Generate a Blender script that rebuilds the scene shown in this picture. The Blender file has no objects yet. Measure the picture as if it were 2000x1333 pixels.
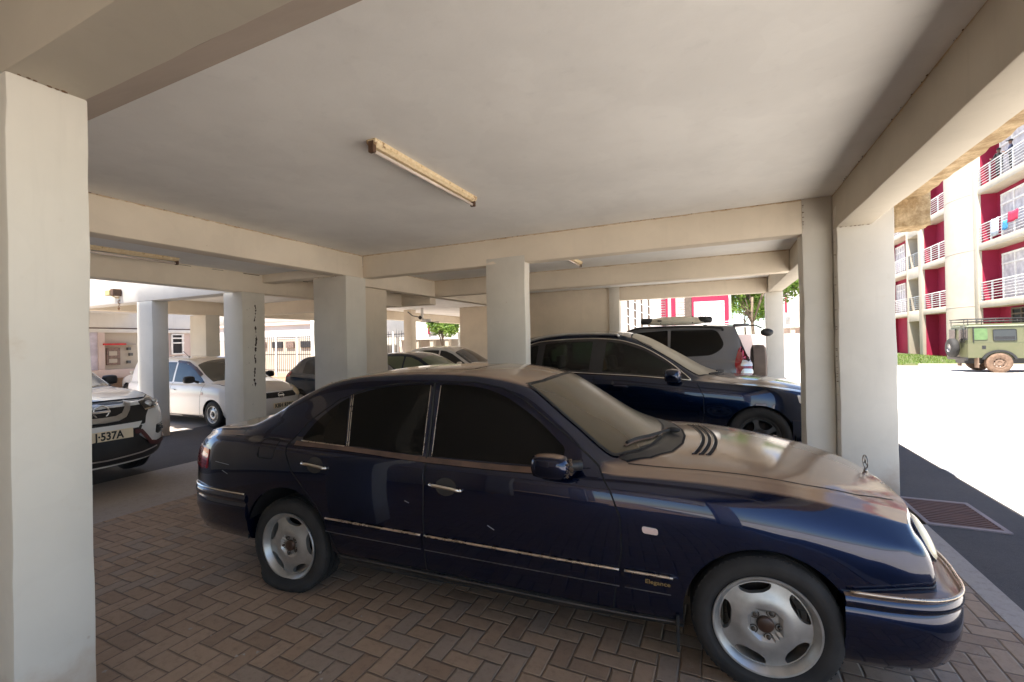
import bpy, bmesh, math, random
import numpy as np
from mathutils import Vector, Matrix
from mathutils.bvhtree import BVHTree
from mathutils.geometry import delaunay_2d_cdt
random.seed(7)
scene = bpy.context.scene
R = math.radians
# ------------------------------------------------------------------ camera
cam_d = bpy.data.cameras.new('camera')
cam = bpy.data.objects.new('camera', cam_d)
scene.collection.objects.link(cam)
cam_d.sensor_width = 36.0
cam_d.lens = 875.0 / 2000.0 * 36.0
cam_d.clip_start = 0.05
cam_d.clip_end = 600.0
_yaw, _pit, _rol = R(24.76), R(0.19), R(-1.087)
_fw = Vector((-math.sin(_yaw) * math.cos(_pit), math.cos(_yaw) * math.cos(_pit), math.sin(_pit)))
_rt = Vector((math.cos(_yaw), math.sin(_yaw), 0.0))
_up = _rt.cross(_fw)
_c, _s = math.cos(_rol), math.sin(_rol)
_r2 = _c * _rt + _s * _up
_u2 = -_s * _rt + _c * _up
_m = Matrix((_r2, _u2, -_fw)).transposed().to_4x4()
_m.translation = Vector((0, 0, 1.62))
cam.matrix_world = _m
scene.camera = cam
# ------------------------------------------------------------------ sky, sun, exposure
SUN = Vector((-0.15, -0.30, 0.94)).normalized()          # direction towards the sun
sun_el = math.asin(SUN.z)
sun_az = math.atan2(SUN.x, SUN.y)
world = bpy.data.worlds.new('World')
scene.world = world
world.use_nodes = True
wn = world.node_tree.nodes
wl = world.node_tree.links
wn.clear()
w_out = wn.new('ShaderNodeOutputWorld')
w_bg = wn.new('ShaderNodeBackground')
w_sky = wn.new('ShaderNodeTexSky')
w_sky.sky_type = 'NISHITA'
w_sky.sun_disc = False
w_sky.sun_elevation = sun_el
w_sky.sun_rotation = sun_az
w_sky.altitude = 1700
w_sky.dust_density = 1.5
w_bg.inputs['Strength'].default_value = 0.095
wl.new(w_sky.outputs[0], w_bg.inputs[0])
wl.new(w_bg.outputs[0], w_out.inputs[0])
sun_d = bpy.data.lights.new('sun', 'SUN')
sun_d.energy = 5.0
sun_d.angle = R(0.53)
sun_d.color = (1.0, 0.945, 0.86)
sun_o = bpy.data.objects.new('sun', sun_d)
scene.collection.objects.link(sun_o)
sun_o.rotation_euler = SUN.to_track_quat('Z', 'Y').to_euler()
sun_o.location = SUN * 60
scene.view_settings.view_transform = 'Standard'
scene.view_settings.look = 'None'
scene.view_settings.exposure = 2.02
scene.view_settings.gamma = 1.0
scene.view_settings.use_curve_mapping = False
scene.cycles.max_bounces = 14
scene.cycles.diffuse_bounces = 7
scene.cycles.glossy_bounces = 5
scene.cycles.transmission_bounces = 6
scene.cycles.use_denoising = True
scene.cycles.sample_clamp_indirect = 8.0
# ------------------------------------------------------------------ material helpers
MATS = {}
def nmat(name):
    m = bpy.data.materials.new(name)
    m.use_nodes = True
    nt = m.node_tree
    b = nt.nodes['Principled BSDF']
    MATS[name] = m
    return m, nt, b
def nd(nt, t, **kw):
    n = nt.nodes.new(t)
    for k, v in kw.items():
        setattr(n, k, v)
    return n
def mth(nt, op, a, b=None, c=None):
    n = nt.nodes.new('ShaderNodeMath')
    n.operation = op
    for i, v in enumerate((a, b, c)):
        if v is None: continue
        if isinstance(v, (int, float)): n.inputs[i].default_value = v
        else: nt.links.new(v, n.inputs[i])
    return n.outputs[0]
def mixc(nt, f, a, b):
    n = nt.nodes.new('ShaderNodeMix')
    n.data_type = 'RGBA'
    for s, v in ((0, f), (6, a), (7, b)):
        if isinstance(v, (int, float)): n.inputs[s].default_value = v
        elif isinstance(v, tuple): n.inputs[s].default_value = (*v[:3], 1)
        else: nt.links.new(v, n.inputs[s])
    return n.outputs[2]
def sstep(nt, v, lo, hi):
    n = nt.nodes.new('ShaderNodeMapRange')
    n.interpolation_type = 'SMOOTHSTEP'
    n.inputs[1].default_value = lo
    n.inputs[2].default_value = hi
    n.inputs[3].default_value = 0
    n.inputs[4].default_value = 1
    nt.links.new(v, n.inputs[0])
    return n.outputs[0]
def noise(nt, vec, scale, detail=4, rough=0.55):
    n = nt.nodes.new('ShaderNodeTexNoise')
    n.inputs['Scale'].default_value = scale
    n.inputs['Detail'].default_value = detail
    n.inputs['Roughness'].default_value = rough
    if vec is not None: nt.links.new(vec, n.inputs['Vector'])
    return n.outputs[0]
def wpos(nt):
    return nt.nodes.new('ShaderNodeNewGeometry').outputs['Position']
def opos(nt):
    return nt.nodes.new('ShaderNodeTexCoord').outputs['Object']
def bump(nt, b, h, strength=0.3, dist=0.01):
    n = nt.nodes.new('ShaderNodeBump')
    n.inputs['Strength'].default_value = strength
    n.inputs['Distance'].default_value = dist
    nt.links.new(h, n.inputs['Height'])
    nt.links.new(n.outputs[0], b.inputs['Normal'])
def simple(name, col, rough=0.5, metal=0.0, var=0.12, scale=6.0, coat=0.0, bmp=0.0, emit=None, spec=None):
    m, nt, b = nmat(name)
    p = opos(nt)
    nz = noise(nt, p, scale, 5)
    dark = tuple(c * (1 - var) for c in col)
    lite = tuple(min(1, c * (1 + var)) for c in col)
    f = sstep(nt, nz, 0.3, 0.7)
    nt.links.new(mixc(nt, f, dark, lite), b.inputs['Base Color'])
    r = mth(nt, 'MULTIPLY_ADD', nz, 0.14, max(0.02, rough - 0.07))
    nt.links.new(r, b.inputs['Roughness'])
    b.inputs['Metallic'].default_value = metal
    if coat: 
        b.inputs['Coat Weight'].default_value = coat
        b.inputs['Coat Roughness'].default_value = 0.04
    if spec is not None: b.inputs['Specular IOR Level'].default_value = spec
    if bmp:
        bump(nt, b, noise(nt, p, scale * 14, 3), bmp, 0.004)
    return m
def paint(name, col, dust=(0.24, 0.165, 0.11), dust_up=0.0, dust_all=0.0, metal=0.35, rough=0.32, coat=1.0, zdust=0.0):
    """car paint under a film of settled dust on its upward faces"""
    m, nt, b = nmat(name)
    p = opos(nt)
    g = nt.nodes.new('ShaderNodeNewGeometry')
    sx = nt.nodes.new('ShaderNodeSeparateXYZ')
    nt.links.new(g.outputs['Normal'], sx.inputs[0])
    up = sstep(nt, sx.outputs[2], 0.80, 0.965)
    nz = noise(nt, p, 3.1, 6, 0.6)
    nz2 = noise(nt, p, 26, 4)
    cl = mth(nt, 'MULTIPLY_ADD', nz, 0.5, 0.72)
    d = mth(nt, 'MULTIPLY', mth(nt, 'MULTIPLY', up, dust_up), cl)
    d2 = mth(nt, 'MULTIPLY', sstep(nt, nz, 0.35, 0.75), dust_all)
    d = mth(nt, 'ADD', d, d2)
    if zdust:
        so = nt.nodes.new('ShaderNodeSeparateXYZ')
        nt.links.new(p, so.inputs[0])
        low = mth(nt, 'SUBTRACT', 1.0, sstep(nt, mth(nt, 'MULTIPLY_ADD', nz, 0.25, so.outputs[2]), 0.3, 0.75))
        d = mth(nt, 'ADD', d, mth(nt, 'MULTIPLY', low, zdust))
    d = mth(nt, 'MINIMUM', d, 0.95)
    nt.links.new(mixc(nt, d, tuple(col), tuple(dust)), b.inputs['Base Color'])
    nt.links.new(mth(nt, 'MULTIPLY', mth(nt, 'SUBTRACT', 1.0, d), metal), b.inputs['Metallic'])
    nt.links.new(mth(nt, 'MULTIPLY_ADD', d, 0.30, rough), b.inputs['Roughness'])
    b.inputs['Coat Weight'].default_value = coat
    nt.links.new(mth(nt, 'MULTIPLY_ADD', d, 0.09, mth(nt, 'MULTIPLY_ADD', nz2, 0.02, 0.015)), b.inputs['Coat Roughness'])
    b.inputs['Specular IOR Level'].default_value = 0.25
    return m
# ------------------------------------------------------------------ object helpers
COL = scene.collection
def thing(name, label, cat, loc=(0, 0, 0), rz=0.0, group=None):
    o = bpy.data.objects.new(name, None)
    COL.objects.link(o)
    o.empty_display_size = 0.2
    o.location = loc
    o.rotation_euler = (0, 0, rz)
    o['label'] = label
    o['category'] = cat
    if group: o['group'] = group
    return o
def tag(o, label, cat, group=None):
    o['label'] = label
    o['category'] = cat
    if group: o['group'] = group
    return o
def dup(root, loc, rz, label, group=None):
    r = root.copy(); COL.objects.link(r)
    r.location = loc; r.rotation_euler = (0, 0, rz); r['label'] = label
    if group: r['group'] = group
    for ch in list(root.children):
        c = ch.copy(); COL.objects.link(c); c.parent = r
        for g in list(ch.children):
            d = g.copy(); COL.objects.link(d); d.parent = c
    return r
def obj(name, bm, mat, parent=None, smooth=False, label=None, kind=None, ang=None):
    me = bpy.data.meshes.new(name)
    if isinstance(bm, Gm): bm = bm.bm
    if bm is not None:
        bmesh.ops.recalc_face_normals(bm, faces=bm.faces) if not getattr(bm, 'tag_keep', False) and False else None
        bm.to_mesh(me); bm.free()
    for mm in (mat if isinstance(mat, (list, tuple)) else [mat]): me.materials.append(mm)
    if smooth:
        me.polygons.foreach_set('use_smooth', [True] * len(me.polygons))
    if ang:
        me.polygons.foreach_set('use_smooth', [True] * len(me.polygons))
        me.set_sharp_from_angle(angle=R(ang))
    o = bpy.data.objects.new(name, me)
    COL.objects.link(o)
    if parent is not None: o.parent = parent
    if label: o['label'] = label
    if kind: o['kind'] = kind
    return o
class Gm:
    """collects shapes into one bmesh"""
    def __init__(s): s.bm = bmesh.new()
    def quad(s, a, b, c, d, mi=0):
        f = s.bm.faces.new([s.bm.verts.new(p) for p in (a, b, c, d)]); f.material_index = mi; return f
    def ngon(s, pts, mi=0):
        f = s.bm.faces.new([s.bm.verts.new(p) for p in pts]); f.material_index = mi; return f
    def box(s, x0, x1, y0, y1, z0, z1, mi=0, bev=0.0, M=None):
        x0, x1 = min(x0, x1), max(x0, x1); y0, y1 = min(y0, y1), max(y0, y1); z0, z1 = min(z0, z1), max(z0, z1)
        v = [s.bm.verts.new(p) for p in ((x0, y0, z0), (x1, y0, z0), (x1, y1, z0), (x0, y1, z0), (x0, y0, z1), (x1, y0, z1), (x1, y1, z1), (x0, y1, z1))]
        fs = [s.bm.faces.new([v[i] for i in q]) for q in ((3, 2, 1, 0), (4, 5, 6, 7), (0, 1, 5, 4), (1, 2, 6, 5), (2, 3, 7, 6), (3, 0, 4, 7))]
        for f in fs: f.material_index = mi
        if bev:
            es = list({e for f in fs for e in f.edges})
            r = bmesh.ops.bevel(s.bm, geom=es, offset=bev, segments=2, profile=0.5, affect='EDGES')
            for f in r['faces']: f.material_index = mi
            v = list({w for f in r['faces'] for w in f.verts} | {w for w in v if w.is_valid})
        if M is not None: bmesh.ops.transform(s.bm, matrix=M, verts=[w for w in v if w.is_valid])
        return s
    def tube(s, pts, r, n=8, mi=0, closed=False, cap=True):
        pts = [Vector(p) for p in pts]
        k = len(pts)
        rs = r if isinstance(r, (list, tuple)) else [r] * k
        rings = []
        prev = None
        for i, p in enumerate(pts):
            a = pts[(i - 1) % k] if (closed or i > 0) else p
            b = pts[(i + 1) % k] if (closed or i < k - 1) else p
            t = (b - a)
            t = t.normalized() if t.length > 1e-9 else Vector((0, 0, 1))
            if prev is None:
                ref = Vector((0, 0, 1)) if abs(t.z) < 0.9 else Vector((1, 0, 0))
                u = t.cross(ref).normalized()
            else:
                u = (prev - t * prev.dot(t)).normalized()
            prev = u
            w = t.cross(u)
            rings.append([s.bm.verts.new(p + (u * math.cos(2 * math.pi * j / n) + w * math.sin(2 * math.pi * j / n)) * rs[i]) for j in range(n)])
        for i in range(k if closed else k - 1):
            A, B = rings[i], rings[(i + 1) % k]
            for j in range(n):
                f = s.bm.faces.new((A[j], A[(j + 1) % n], B[(j + 1) % n], B[j])); f.material_index = mi; f.smooth = True
        if cap and not closed:
            for rg in (rings[0][::-1], rings[-1]):
                f = s.bm.faces.new(rg); f.material_index = mi
        return s
    def lathe(s, prof, axis='Y', n=32, M=None, mi=0, a0=0.0, a1=2 * math.pi):
        full = abs(a1 - a0 - 2 * math.pi) < 1e-6
        cnt = n if full else n + 1
        rings = []
        for j in range(cnt):
            a = a0 + (a1 - a0) * j / n
            row = []
            for r, h in prof:
                if axis == 'Y': p = Vector((r * math.cos(a), h, r * math.sin(a)))
                elif axis == 'X': p = Vector((h, r * math.cos(a), r * math.sin(a)))
                else: p = Vector((r * math.cos(a), r * math.sin(a), h))
                row.append(s.bm.verts.new(M @ p if M else p))
            rings.append(row)
        for j in range(n):
            A, B = rings[j], rings[(j + 1) % cnt]
            for i in range(len(prof) - 1):
                f = s.bm.faces.new((A[i], B[i], B[i + 1], A[i + 1])); f.material_index = mi; f.smooth = True
        return s
    def prism(s, poly, h0, h1, axis='Y', mi=0, M=None):
        """extrude a 2-D outline: axis Y takes (x,z), X takes (y,z), Z takes (x,y)"""
        def P(u, v, h):
            q = {'Y': (u, h, v), 'X': (h, u, v), 'Z': (u, v, h)}[axis]
            return M @ Vector(q) if M else q
        A = [s.bm.verts.new(P(u, v, h0)) for u, v in poly]
        B = [s.bm.verts.new(P(u, v, h1)) for u, v in poly]
        n = len(poly)
        for i in range(n):
            f = s.bm.faces.new((A[i], A[(i + 1) % n], B[(i + 1) % n], B[i])); f.material_index = mi
        f = s.bm.faces.new(A[::-1]); f.material_index = mi
        f = s.bm.faces.new(B); f.material_index = mi
        return s
    def ico(s, c, r, sub=2, sc=(1, 1, 1), mi=0, M=None):
        mt = Matrix.Translation(c) @ Matrix.Diagonal((r * sc[0], r * sc[1], r * sc[2], 1))
        if M: mt = M @ mt
        res = bmesh.ops.create_icosphere(s.bm, subdivisions=sub, radius=1.0, matrix=mt)
        for f in {f for v in res['verts'] for f in v.link_faces}: f.smooth = True; f.material_index = mi
        return s
    def fix(s):
        bmesh.ops.recalc_face_normals(s.bm, faces=s.bm.faces[:]); return s
def text_mesh(txt, size, depth=0.002, bold=0.0, font_sx=1.0):
    cu = bpy.data.curves.new('lettering', 'FONT')
    cu.body = txt; cu.size = size; cu.extrude = depth; cu.align_x = 'CENTER'; cu.align_y = 'CENTER'; cu.offset = bold
    cu.resolution_u = 3
    o = bpy.data.objects.new('lettering', cu)
    COL.objects.link(o)
    bpy.context.view_layer.update()
    dg = bpy.context.evaluated_depsgraph_get()
    me = bpy.data.meshes.new_from_object(o.evaluated_get(dg))
    bpy.data.objects.remove(o)
    bpy.data.curves.remove(cu)
    me.transform(Matrix.Diagonal((font_sx, 1, 1, 1)))
    me.materials.clear()
    return me
def text_part(name, txt, size, mat, parent, M, **kw):
    me = text_mesh(txt, size, **kw)
    me.transform(M)
    me.materials.append(mat)
    o = bpy.data.objects.new(name, me); COL.objects.link(o); o.parent = parent
    return o
def crv(pts, n=6, closed=False):
    """Catmull-Rom through 2-D or 3-D points"""
    P = [np.array(p, float) for p in pts]
    out = []
    k = len(P)
    for i in range(k if closed else k - 1):
        p0 = P[(i - 1) % k] if (closed or i > 0) else 2 * P[0] - P[1]
        p1, p2 = P[i], P[(i + 1) % k]
        p3 = P[(i + 2) % k] if (closed or i + 2 < k) else 2 * P[-1] - P[-2]
        for j in range(n):
            t = j / n
            out.append(tuple(0.5 * (2 * p1 + (p2 - p0) * t + (2 * p0 - 5 * p1 + 4 * p2 - p3) * t * t + (3 * p1 - p0 - 3 * p2 + p3) * t ** 3)))
    if not closed: out.append(tuple(P[-1]))
    return out
def fillet(poly, r, n=5):
    P = [np.array(p, float) for p in poly]
    rs = r if isinstance(r, (list, tuple)) else [r] * len(P)
    out = []
    k = len(P)
    for i in range(k):
        a, b, c = P[i - 1], P[i], P[(i + 1) % k]
        la, lc = np.linalg.norm(a - b), np.linalg.norm(c - b)
        d = min(rs[i], 0.45 * la, 0.45 * lc)
        if d < 1e-5: out.append(tuple(b)); continue
        s, e = b + (a - b) / la * d, b + (c - b) / lc * d
        for j in range(n + 1):
            t = j / n
            out.append(tuple((1 - t) ** 2 * s + 2 * t * (1 - t) * b + t * t * e))
    return out
def pchip(xk, yk, xq):
    xk = np.asarray(xk, float); yk = np.asarray(yk, float); xq = np.clip(np.asarray(xq, float), xk[0], xk[-1])
    h = np.diff(xk); dl = np.diff(yk) / h
    n = len(xk)
    d = np.zeros(n)
    if n == 2: d[:] = dl[0]
    else:
        for i in range(1, n - 1):
            if dl[i - 1] * dl[i] > 0:
                w1, w2 = 2 * h[i] + h[i - 1], h[i] + 2 * h[i - 1]
                d[i] = (w1 + w2) / (w1 / dl[i - 1] + w2 / dl[i])
        d[0] = dl[0] * 1.2 if n > 2 else dl[0]
        d[-1] = dl[-1] * 1.2
    i = np.clip(np.searchsorted(xk, xq, side='right') - 1, 0, n - 2)
    t = (xq - xk[i]) / h[i]
    return ((1 + 2 * t) * (1 - t) ** 2 * yk[i] + t * (1 - t) ** 2 * h[i] * d[i] + t * t * (3 - 2 * t) * yk[i + 1] + t * t * (t - 1) * h[i] * d[i + 1])
def akima(xk, yk, xq):
    """smooth interpolation that does not flatten at every local extreme"""
    xk = np.asarray(xk, float); yk = np.asarray(yk, float); xq = np.clip(np.asarray(xq, float), xk[0], xk[-1])
    n = len(xk)
    m = np.diff(yk) / np.diff(xk)
    m = np.concatenate([[2 * m[0] - m[min(1, n - 2)]], m, [2 * m[-1] - m[max(-2, -(n - 1))]]])
    h = np.diff(xk)
    d = np.empty(n)
    for i in range(n):
        a, b = m[i], m[i + 1]
        hl = h[max(i - 1, 0)]; hr = h[min(i, n - 2)]
        d[i] = (a * hr + b * hl) / (hl + hr)
        if a * b > 0: d[i] = math.copysign(min(abs(d[i]), 3 * min(abs(a), abs(b))), a)
    i = np.clip(np.searchsorted(xk, xq, side='right') - 1, 0, n - 2)
    t = (xq - xk[i]) / h[i]
    return ((1 + 2 * t) * (1 - t) ** 2 * yk[i] + t * (1 - t) ** 2 * h[i] * d[i] + t * t * (3 - 2 * t) * yk[i + 1] + t * t * (t - 1) * h[i] * d[i + 1])
def kn(d, x):
    ks = sorted(d)
    return akima(ks, [d[k] for k in ks], x)
# ------------------------------------------------------------------ car engine
from mathutils.interpolate import poly_3d_calc
def inpoly(P, poly):
    P = np.asarray(P, float); x, y = P[:, 0], P[:, 1]
    q = np.asarray(poly, float)
    r = np.zeros(len(P), bool)
    j = len(q) - 1
    for i in range(len(q)):
        xi, yi, xj, yj = q[i, 0], q[i, 1], q[j, 0], q[j, 1]
        c = ((yi > y) != (yj > y)) & (x < (xj - xi) * (y - yi) / ((yj - yi) if abs(yj - yi) > 1e-12 else 1e-12) + xi)
        r ^= c
        j = i
    return r
def resample(poly, sp, closed=True):
    P = [np.array(p, float) for p in poly]
    if closed: P.append(P[0])
    out = []
    for a, b in zip(P[:-1], P[1:]):
        n = max(1, int(np.ceil(np.linalg.norm(b - a) / sp)))
        for i in range(n): out.append(a + (b - a) * i / n)
    if not closed: out.append(P[-1])
    return np.array(out)
def tri2d(outer, holes, sp):
    """triangulate an outline with holes, with inner points on a grid"""
    loops = [resample(outer, sp)] + [resample(h, sp) for h in holes]
    bpts = np.concatenate(loops)
    lo, hi = loops[0].min(0), loops[0].max(0)
    gx, gy = np.meshgrid(np.arange(lo[0] + sp * .5, hi[0], sp), np.arange(lo[1] + sp * .5, hi[1], sp))
    g = np.stack([gx.ravel(), gy.ravel()], 1)
    if len(g):
        ok = inpoly(g, loops[0])
        for h in loops[1:]: ok &= ~inpoly(g, h)
        g = g[ok]
        if len(g):
            dd = np.min(np.linalg.norm(g[:, None, :] - bpts[None], axis=2), axis=1)
            g = g[dd > sp * .45]
    edges = []
    o = 0
    for L in loops:
        n = len(L)
        edges += [(o + i, o + (i + 1) % n) for i in range(n)]
        o += n
    allp = np.concatenate([bpts, g]) if len(g) else bpts
    vs, es, fs, *_ = delaunay_2d_cdt([Vector(p) for p in allp], edges, [], 0, 1e-6)
    V = np.array([tuple(v) for v in vs])
    F = [tuple(f) for f in fs]
    cen = np.array([V[list(f)].mean(0) for f in F])
    ok = inpoly(cen, loops[0])
    for h in loops[1:]: ok &= ~inpoly(cen, h)
    F = [f for f, k in zip(F, ok) if k]
    return V, F
class Shell:
    def __init__(s, sp, nx=150, ni=4):
        xm, xM = sp['x']
        s.sp = sp
        X = np.linspace(xm, xM, nx)
        endF = sp['endF']; endR = sp['endR']
        xa, xb = xm + sp.get('ra', .5), xM - sp.get('rb', .6)
        nr = 13
        RX = np.zeros((nr, nx)); RY = RX.copy(); RZ = RX.copy()
        for r in range(nr):
            x = X.copy()
            a = X < xa; x[a] = xa + (X[a] - xa) * (xa - endR[r]) / (xa - xm)
            b = X > xb; x[b] = xb + (X[b] - xb) * (endF[r] - xb) / (xM - xb)
            hw, zs, be = kn(sp['hw'], x), kn(sp['zs'], x), kn(sp['belt'], x)
            ye, ze, zc = kn(sp['ye'], x), kn(sp['ze'], x), kn(sp['zc'], x)
            by = hw - kn(sp['inset'], x) if 'inset' in sp else hw - .075
            md = sp.get('mid', .60)
            if r == 0: y, z = hw - .10, zs
            elif r == 1: y, z = hw - .032, zs + .07
            elif r == 2: y, z = hw - .008, zs + .45 * (md - zs)
            elif r == 3: y, z = hw, md + 0 * x
            elif r == 4: y, z = hw - .010, md + .6 * (be - .03 - md)
            elif r == 5: y, z = hw - .45 * (hw - by), be - .045
            elif r == 6: y, z = by, be
            elif r == 7: y, z = by + .14 * (ye - by), be + .14 * (ze - be)
            elif r == 8: y, z = by + .56 * (ye - by) + sp.get('bow', .012) * np.clip((ze - be) / .4, 0, 1), be + .56 * (ze - be)
            elif r == 9: y, z = ye, ze
            elif r == 10: y, z = ye * .80, ze + .52 * (zc - ze)
            elif r == 11: y, z = ye * .42, ze + .87 * (zc - ze)
            else: y, z = 0 * x, zc
            RX[r], RY[r], RZ[r] = x, y, z
        t = np.arange(nr, dtype=float)
        tq = np.linspace(0, nr - 1, (nr - 1) * ni + 1)
        nv = len(tq)
        G = np.zeros((nx, nv, 3))
        for i in range(nx):
            for k, A in enumerate((RX, RY, RZ)): G[i, :, k] = akima(t, A[:, i], tq)
        G[:, -1, 1] = 0
        s.G = G
        bm = bmesh.new()
        for sg in (1, -1):
            V = [[bm.verts.new((p[0], sg * p[1], p[2])) for p in row] for row in G]
            for i in range(nx - 1):
                for j in range(nv - 1):
                    bm.faces.new((V[i][j], V[i + 1][j], V[i + 1][j + 1], V[i][j + 1]))
            kc = sp.get('kc', 6) * ni
            for end in (0, nx - 1):
                E = G[end]
                nf = 10
                if not (sp.get('capF', True) if end else sp.get('capR', True)): continue
                topc = E[kc:]
                fy = topc[:, 1] / max(topc[0, 1], 1e-6)
                fr = np.linspace(1, 0, nf + 1)
                Tx = np.interp(fr[::-1], fy[::-1], topc[::-1, 0])[::-1]
                Tz = np.interp(fr[::-1], fy[::-1], topc[::-1, 2])[::-1]
                bul = sp.get('bulF', .0) if end else -sp.get('bulR', .05)
                W = []
                for k in range(kc + 1):
                    row = []
                    for q, f in enumerate(fr):
                        wk = (k / kc) ** 1.5
                        row.append(bm.verts.new((E[k, 0] + (Tx[q] - Tx[0]) + bul * (1 - f * f) * (1 - wk), sg * f * E[k, 1], E[k, 2] + (Tz[q] - Tz[0]) * wk)))
                    W.append(row)
                for k in range(kc):
                    for q in range(nf):
                        bm.faces.new((W[k][q], W[k][q + 1], W[k + 1][q + 1], W[k + 1][q]))
        bmesh.ops.remove_doubles(bm, verts=bm.verts, dist=0.0006)
        bmesh.ops.dissolve_degenerate(bm, dist=1e-5, edges=bm.edges)
        bmesh.ops.recalc_face_normals(bm, faces=bm.faces)
        # make sure normals point outwards
        bm.faces.ensure_lookup_table()
        tst = max(bm.faces, key=lambda f: f.calc_center_median().z)
        if tst.normal.z < 0: bmesh.ops.reverse_faces(bm, faces=bm.faces)
        bm.verts.ensure_lookup_table(); bm.verts.index_update(); bm.normal_update()
        s.co = [v.co.copy() for v in bm.verts]
        s.no = [v.normal.copy() for v in bm.verts]
        s.po = [tuple(v.index for v in f.verts) for f in bm.faces]
        s.bvh = BVHTree.FromPolygons(s.co, s.po)
        for cx, cz, r in sp.get('arch', ()):
            kill = [f for f in bm.faces if abs(f.calc_center_median().y) > .5 and (f.calc_center_median().x - cx) ** 2 + (f.calc_center_median().z - cz) ** 2 < r * r]
            bmesh.ops.delete(bm, geom=kill, context='FACES')
            for v in bm.verts:
                if abs(v.co.y) < .5: continue
                if any(e.is_boundary for e in v.link_edges):
                    dx, dz = v.co.x - cx, v.co.z - cz
                    d = math.hypot(dx, dz)
                    if abs(d - r) < .04 and v.co.z > kn(sp['zs'], [v.co.x])[0] + .012:
                        v.co.x = cx + dx / d * r; v.co.z = cz + dz / d * r
        for poly in sp.get('cut', ()):
            F_ = list(bm.faces)
            ok = inpoly([(f.calc_center_median().x, f.calc_center_median().z) for f in F_], poly)
            bmesh.ops.delete(bm, geom=[f for f, k in zip(F_, ok) if k and abs(f.calc_center_median().y) > .45], context='FACES')
        s.bm = bm
    def hit(s, p, plane='side', side=-1):
        if plane == 'side': o, d = Vector((p[0], side * 3, p[1])), Vector((0, -side, 0))
        elif plane == 'top': o, d = Vector((p[0], p[1], 4)), Vector((0, 0, -1))
        elif plane == 'front': o, d = Vector((7, p[0], p[1])), Vector((-1, 0, 0))
        else: o, d = Vector((-5, p[0], p[1])), Vector((1, 0, 0))
        co, n, i, _ = s.bvh.ray_cast(o, d)
        if co is None:
            if plane == 'side': o = Vector((p[0], side * .85, p[1]))
            elif plane == 'top': o = Vector((p[0], p[1], 1.0))
            elif plane == 'front': o = Vector((s.sp['x'][1], p[0], p[1]))
            else: o = Vector((s.sp['x'][0], p[0], p[1]))
            co, n, i, _ = s.bvh.find_nearest(o)
        ns = Vector((0, 0, 0))
        for k, w in zip(s.po[i], poly_3d_calc([s.co[k] for k in s.po[i]], co)):
            ns += s.no[k] * w
        ns = ns.normalized()
        if ns.dot(n) < 0: ns = -ns
        return co, ns
    def patch(s, name, poly, mat, parent, plane='side', off=.002, sp=.04, side=-1, holes=(), skirt=.004, nmap=None):
        V, F = tri2d(poly, holes, sp)
        H = [s.hit(p, plane, side) for p in V]
        co = [c + n * off for c, n in H]
        no = [n for c, n in H]
        ed = {}
        FF = []
        for f in F:
            a, b, c = (co[i] for i in f[:3])
            nn = (b - a).cross(c - a)
            f = tuple(f)
            if nn.dot(no[f[0]]) < 0: f = f[::-1]
            FF.append(f)
            for i in range(len(f)):
                e = (f[i], f[(i + 1) % len(f)])
                ed[tuple(sorted(e))] = None if tuple(sorted(e)) in ed else e
        if skirt:
            mp = {}
            for e in [e for e in ed.values() if e]:
                for i in e:
                    if i not in mp:
                        mp[i] = len(co); co.append(H[i][0] + H[i][1] * (off - skirt)); no.append(H[i][1])
                FF.append((e[1], e[0], mp[e[0]], mp[e[1]]))
        me = bpy.data.meshes.new(name)
        me.from_pydata([tuple(c) for c in co], [], FF)
        me.polygons.foreach_set('use_smooth', [True] * len(me.polygons))
        me.normals_split_custom_set_from_vertices([tuple(n) for n in no])
        me.materials.append(mat)
        o = bpy.data.objects.new(name, me); COL.objects.link(o); o.parent = parent
        return o
    def line3(s, pts, plane='side', off=.003, side=-1, sp=.03, closed=False):
        P = resample(pts, sp, closed)
        return [c + n * off for c, n in (s.hit(p, plane, side) for p in P)]
    def ribbon(s, gm, pts, w, plane='side', off=.001, side=-1, sp=.03, closed=False):
        P = resample(pts, sp, closed)
        k = len(P)
        L, Rr = [], []
        for i in range(k):
            a = P[(i - 1) % k] if (closed or i) else P[i]
            b = P[(i + 1) % k] if (closed or i < k - 1) else P[i]
            t = (b - a) / (np.linalg.norm(b - a) + 1e-12)
            n2 = np.array((-t[1], t[0])) * w / 2
            for lst, q in ((L, P[i] + n2), (Rr, P[i] - n2)):
                c, n = s.hit(q, plane, side)
                lst.append(gm.bm.verts.new(c + n * off))
        for i in range(k if closed else k - 1):
            j = (i + 1) % k
            f = gm.bm.faces.new((L[i], L[j], Rr[j], Rr[i])); f.smooth = True
        return gm
    def tubeline(s, gm, pts, r, plane='side', off=.003, side=-1, sp=.03, n=6, closed=False):
        gm.tube(s.line3(pts, plane, off, side, sp, closed), r, n, closed=closed)
        return gm
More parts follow.
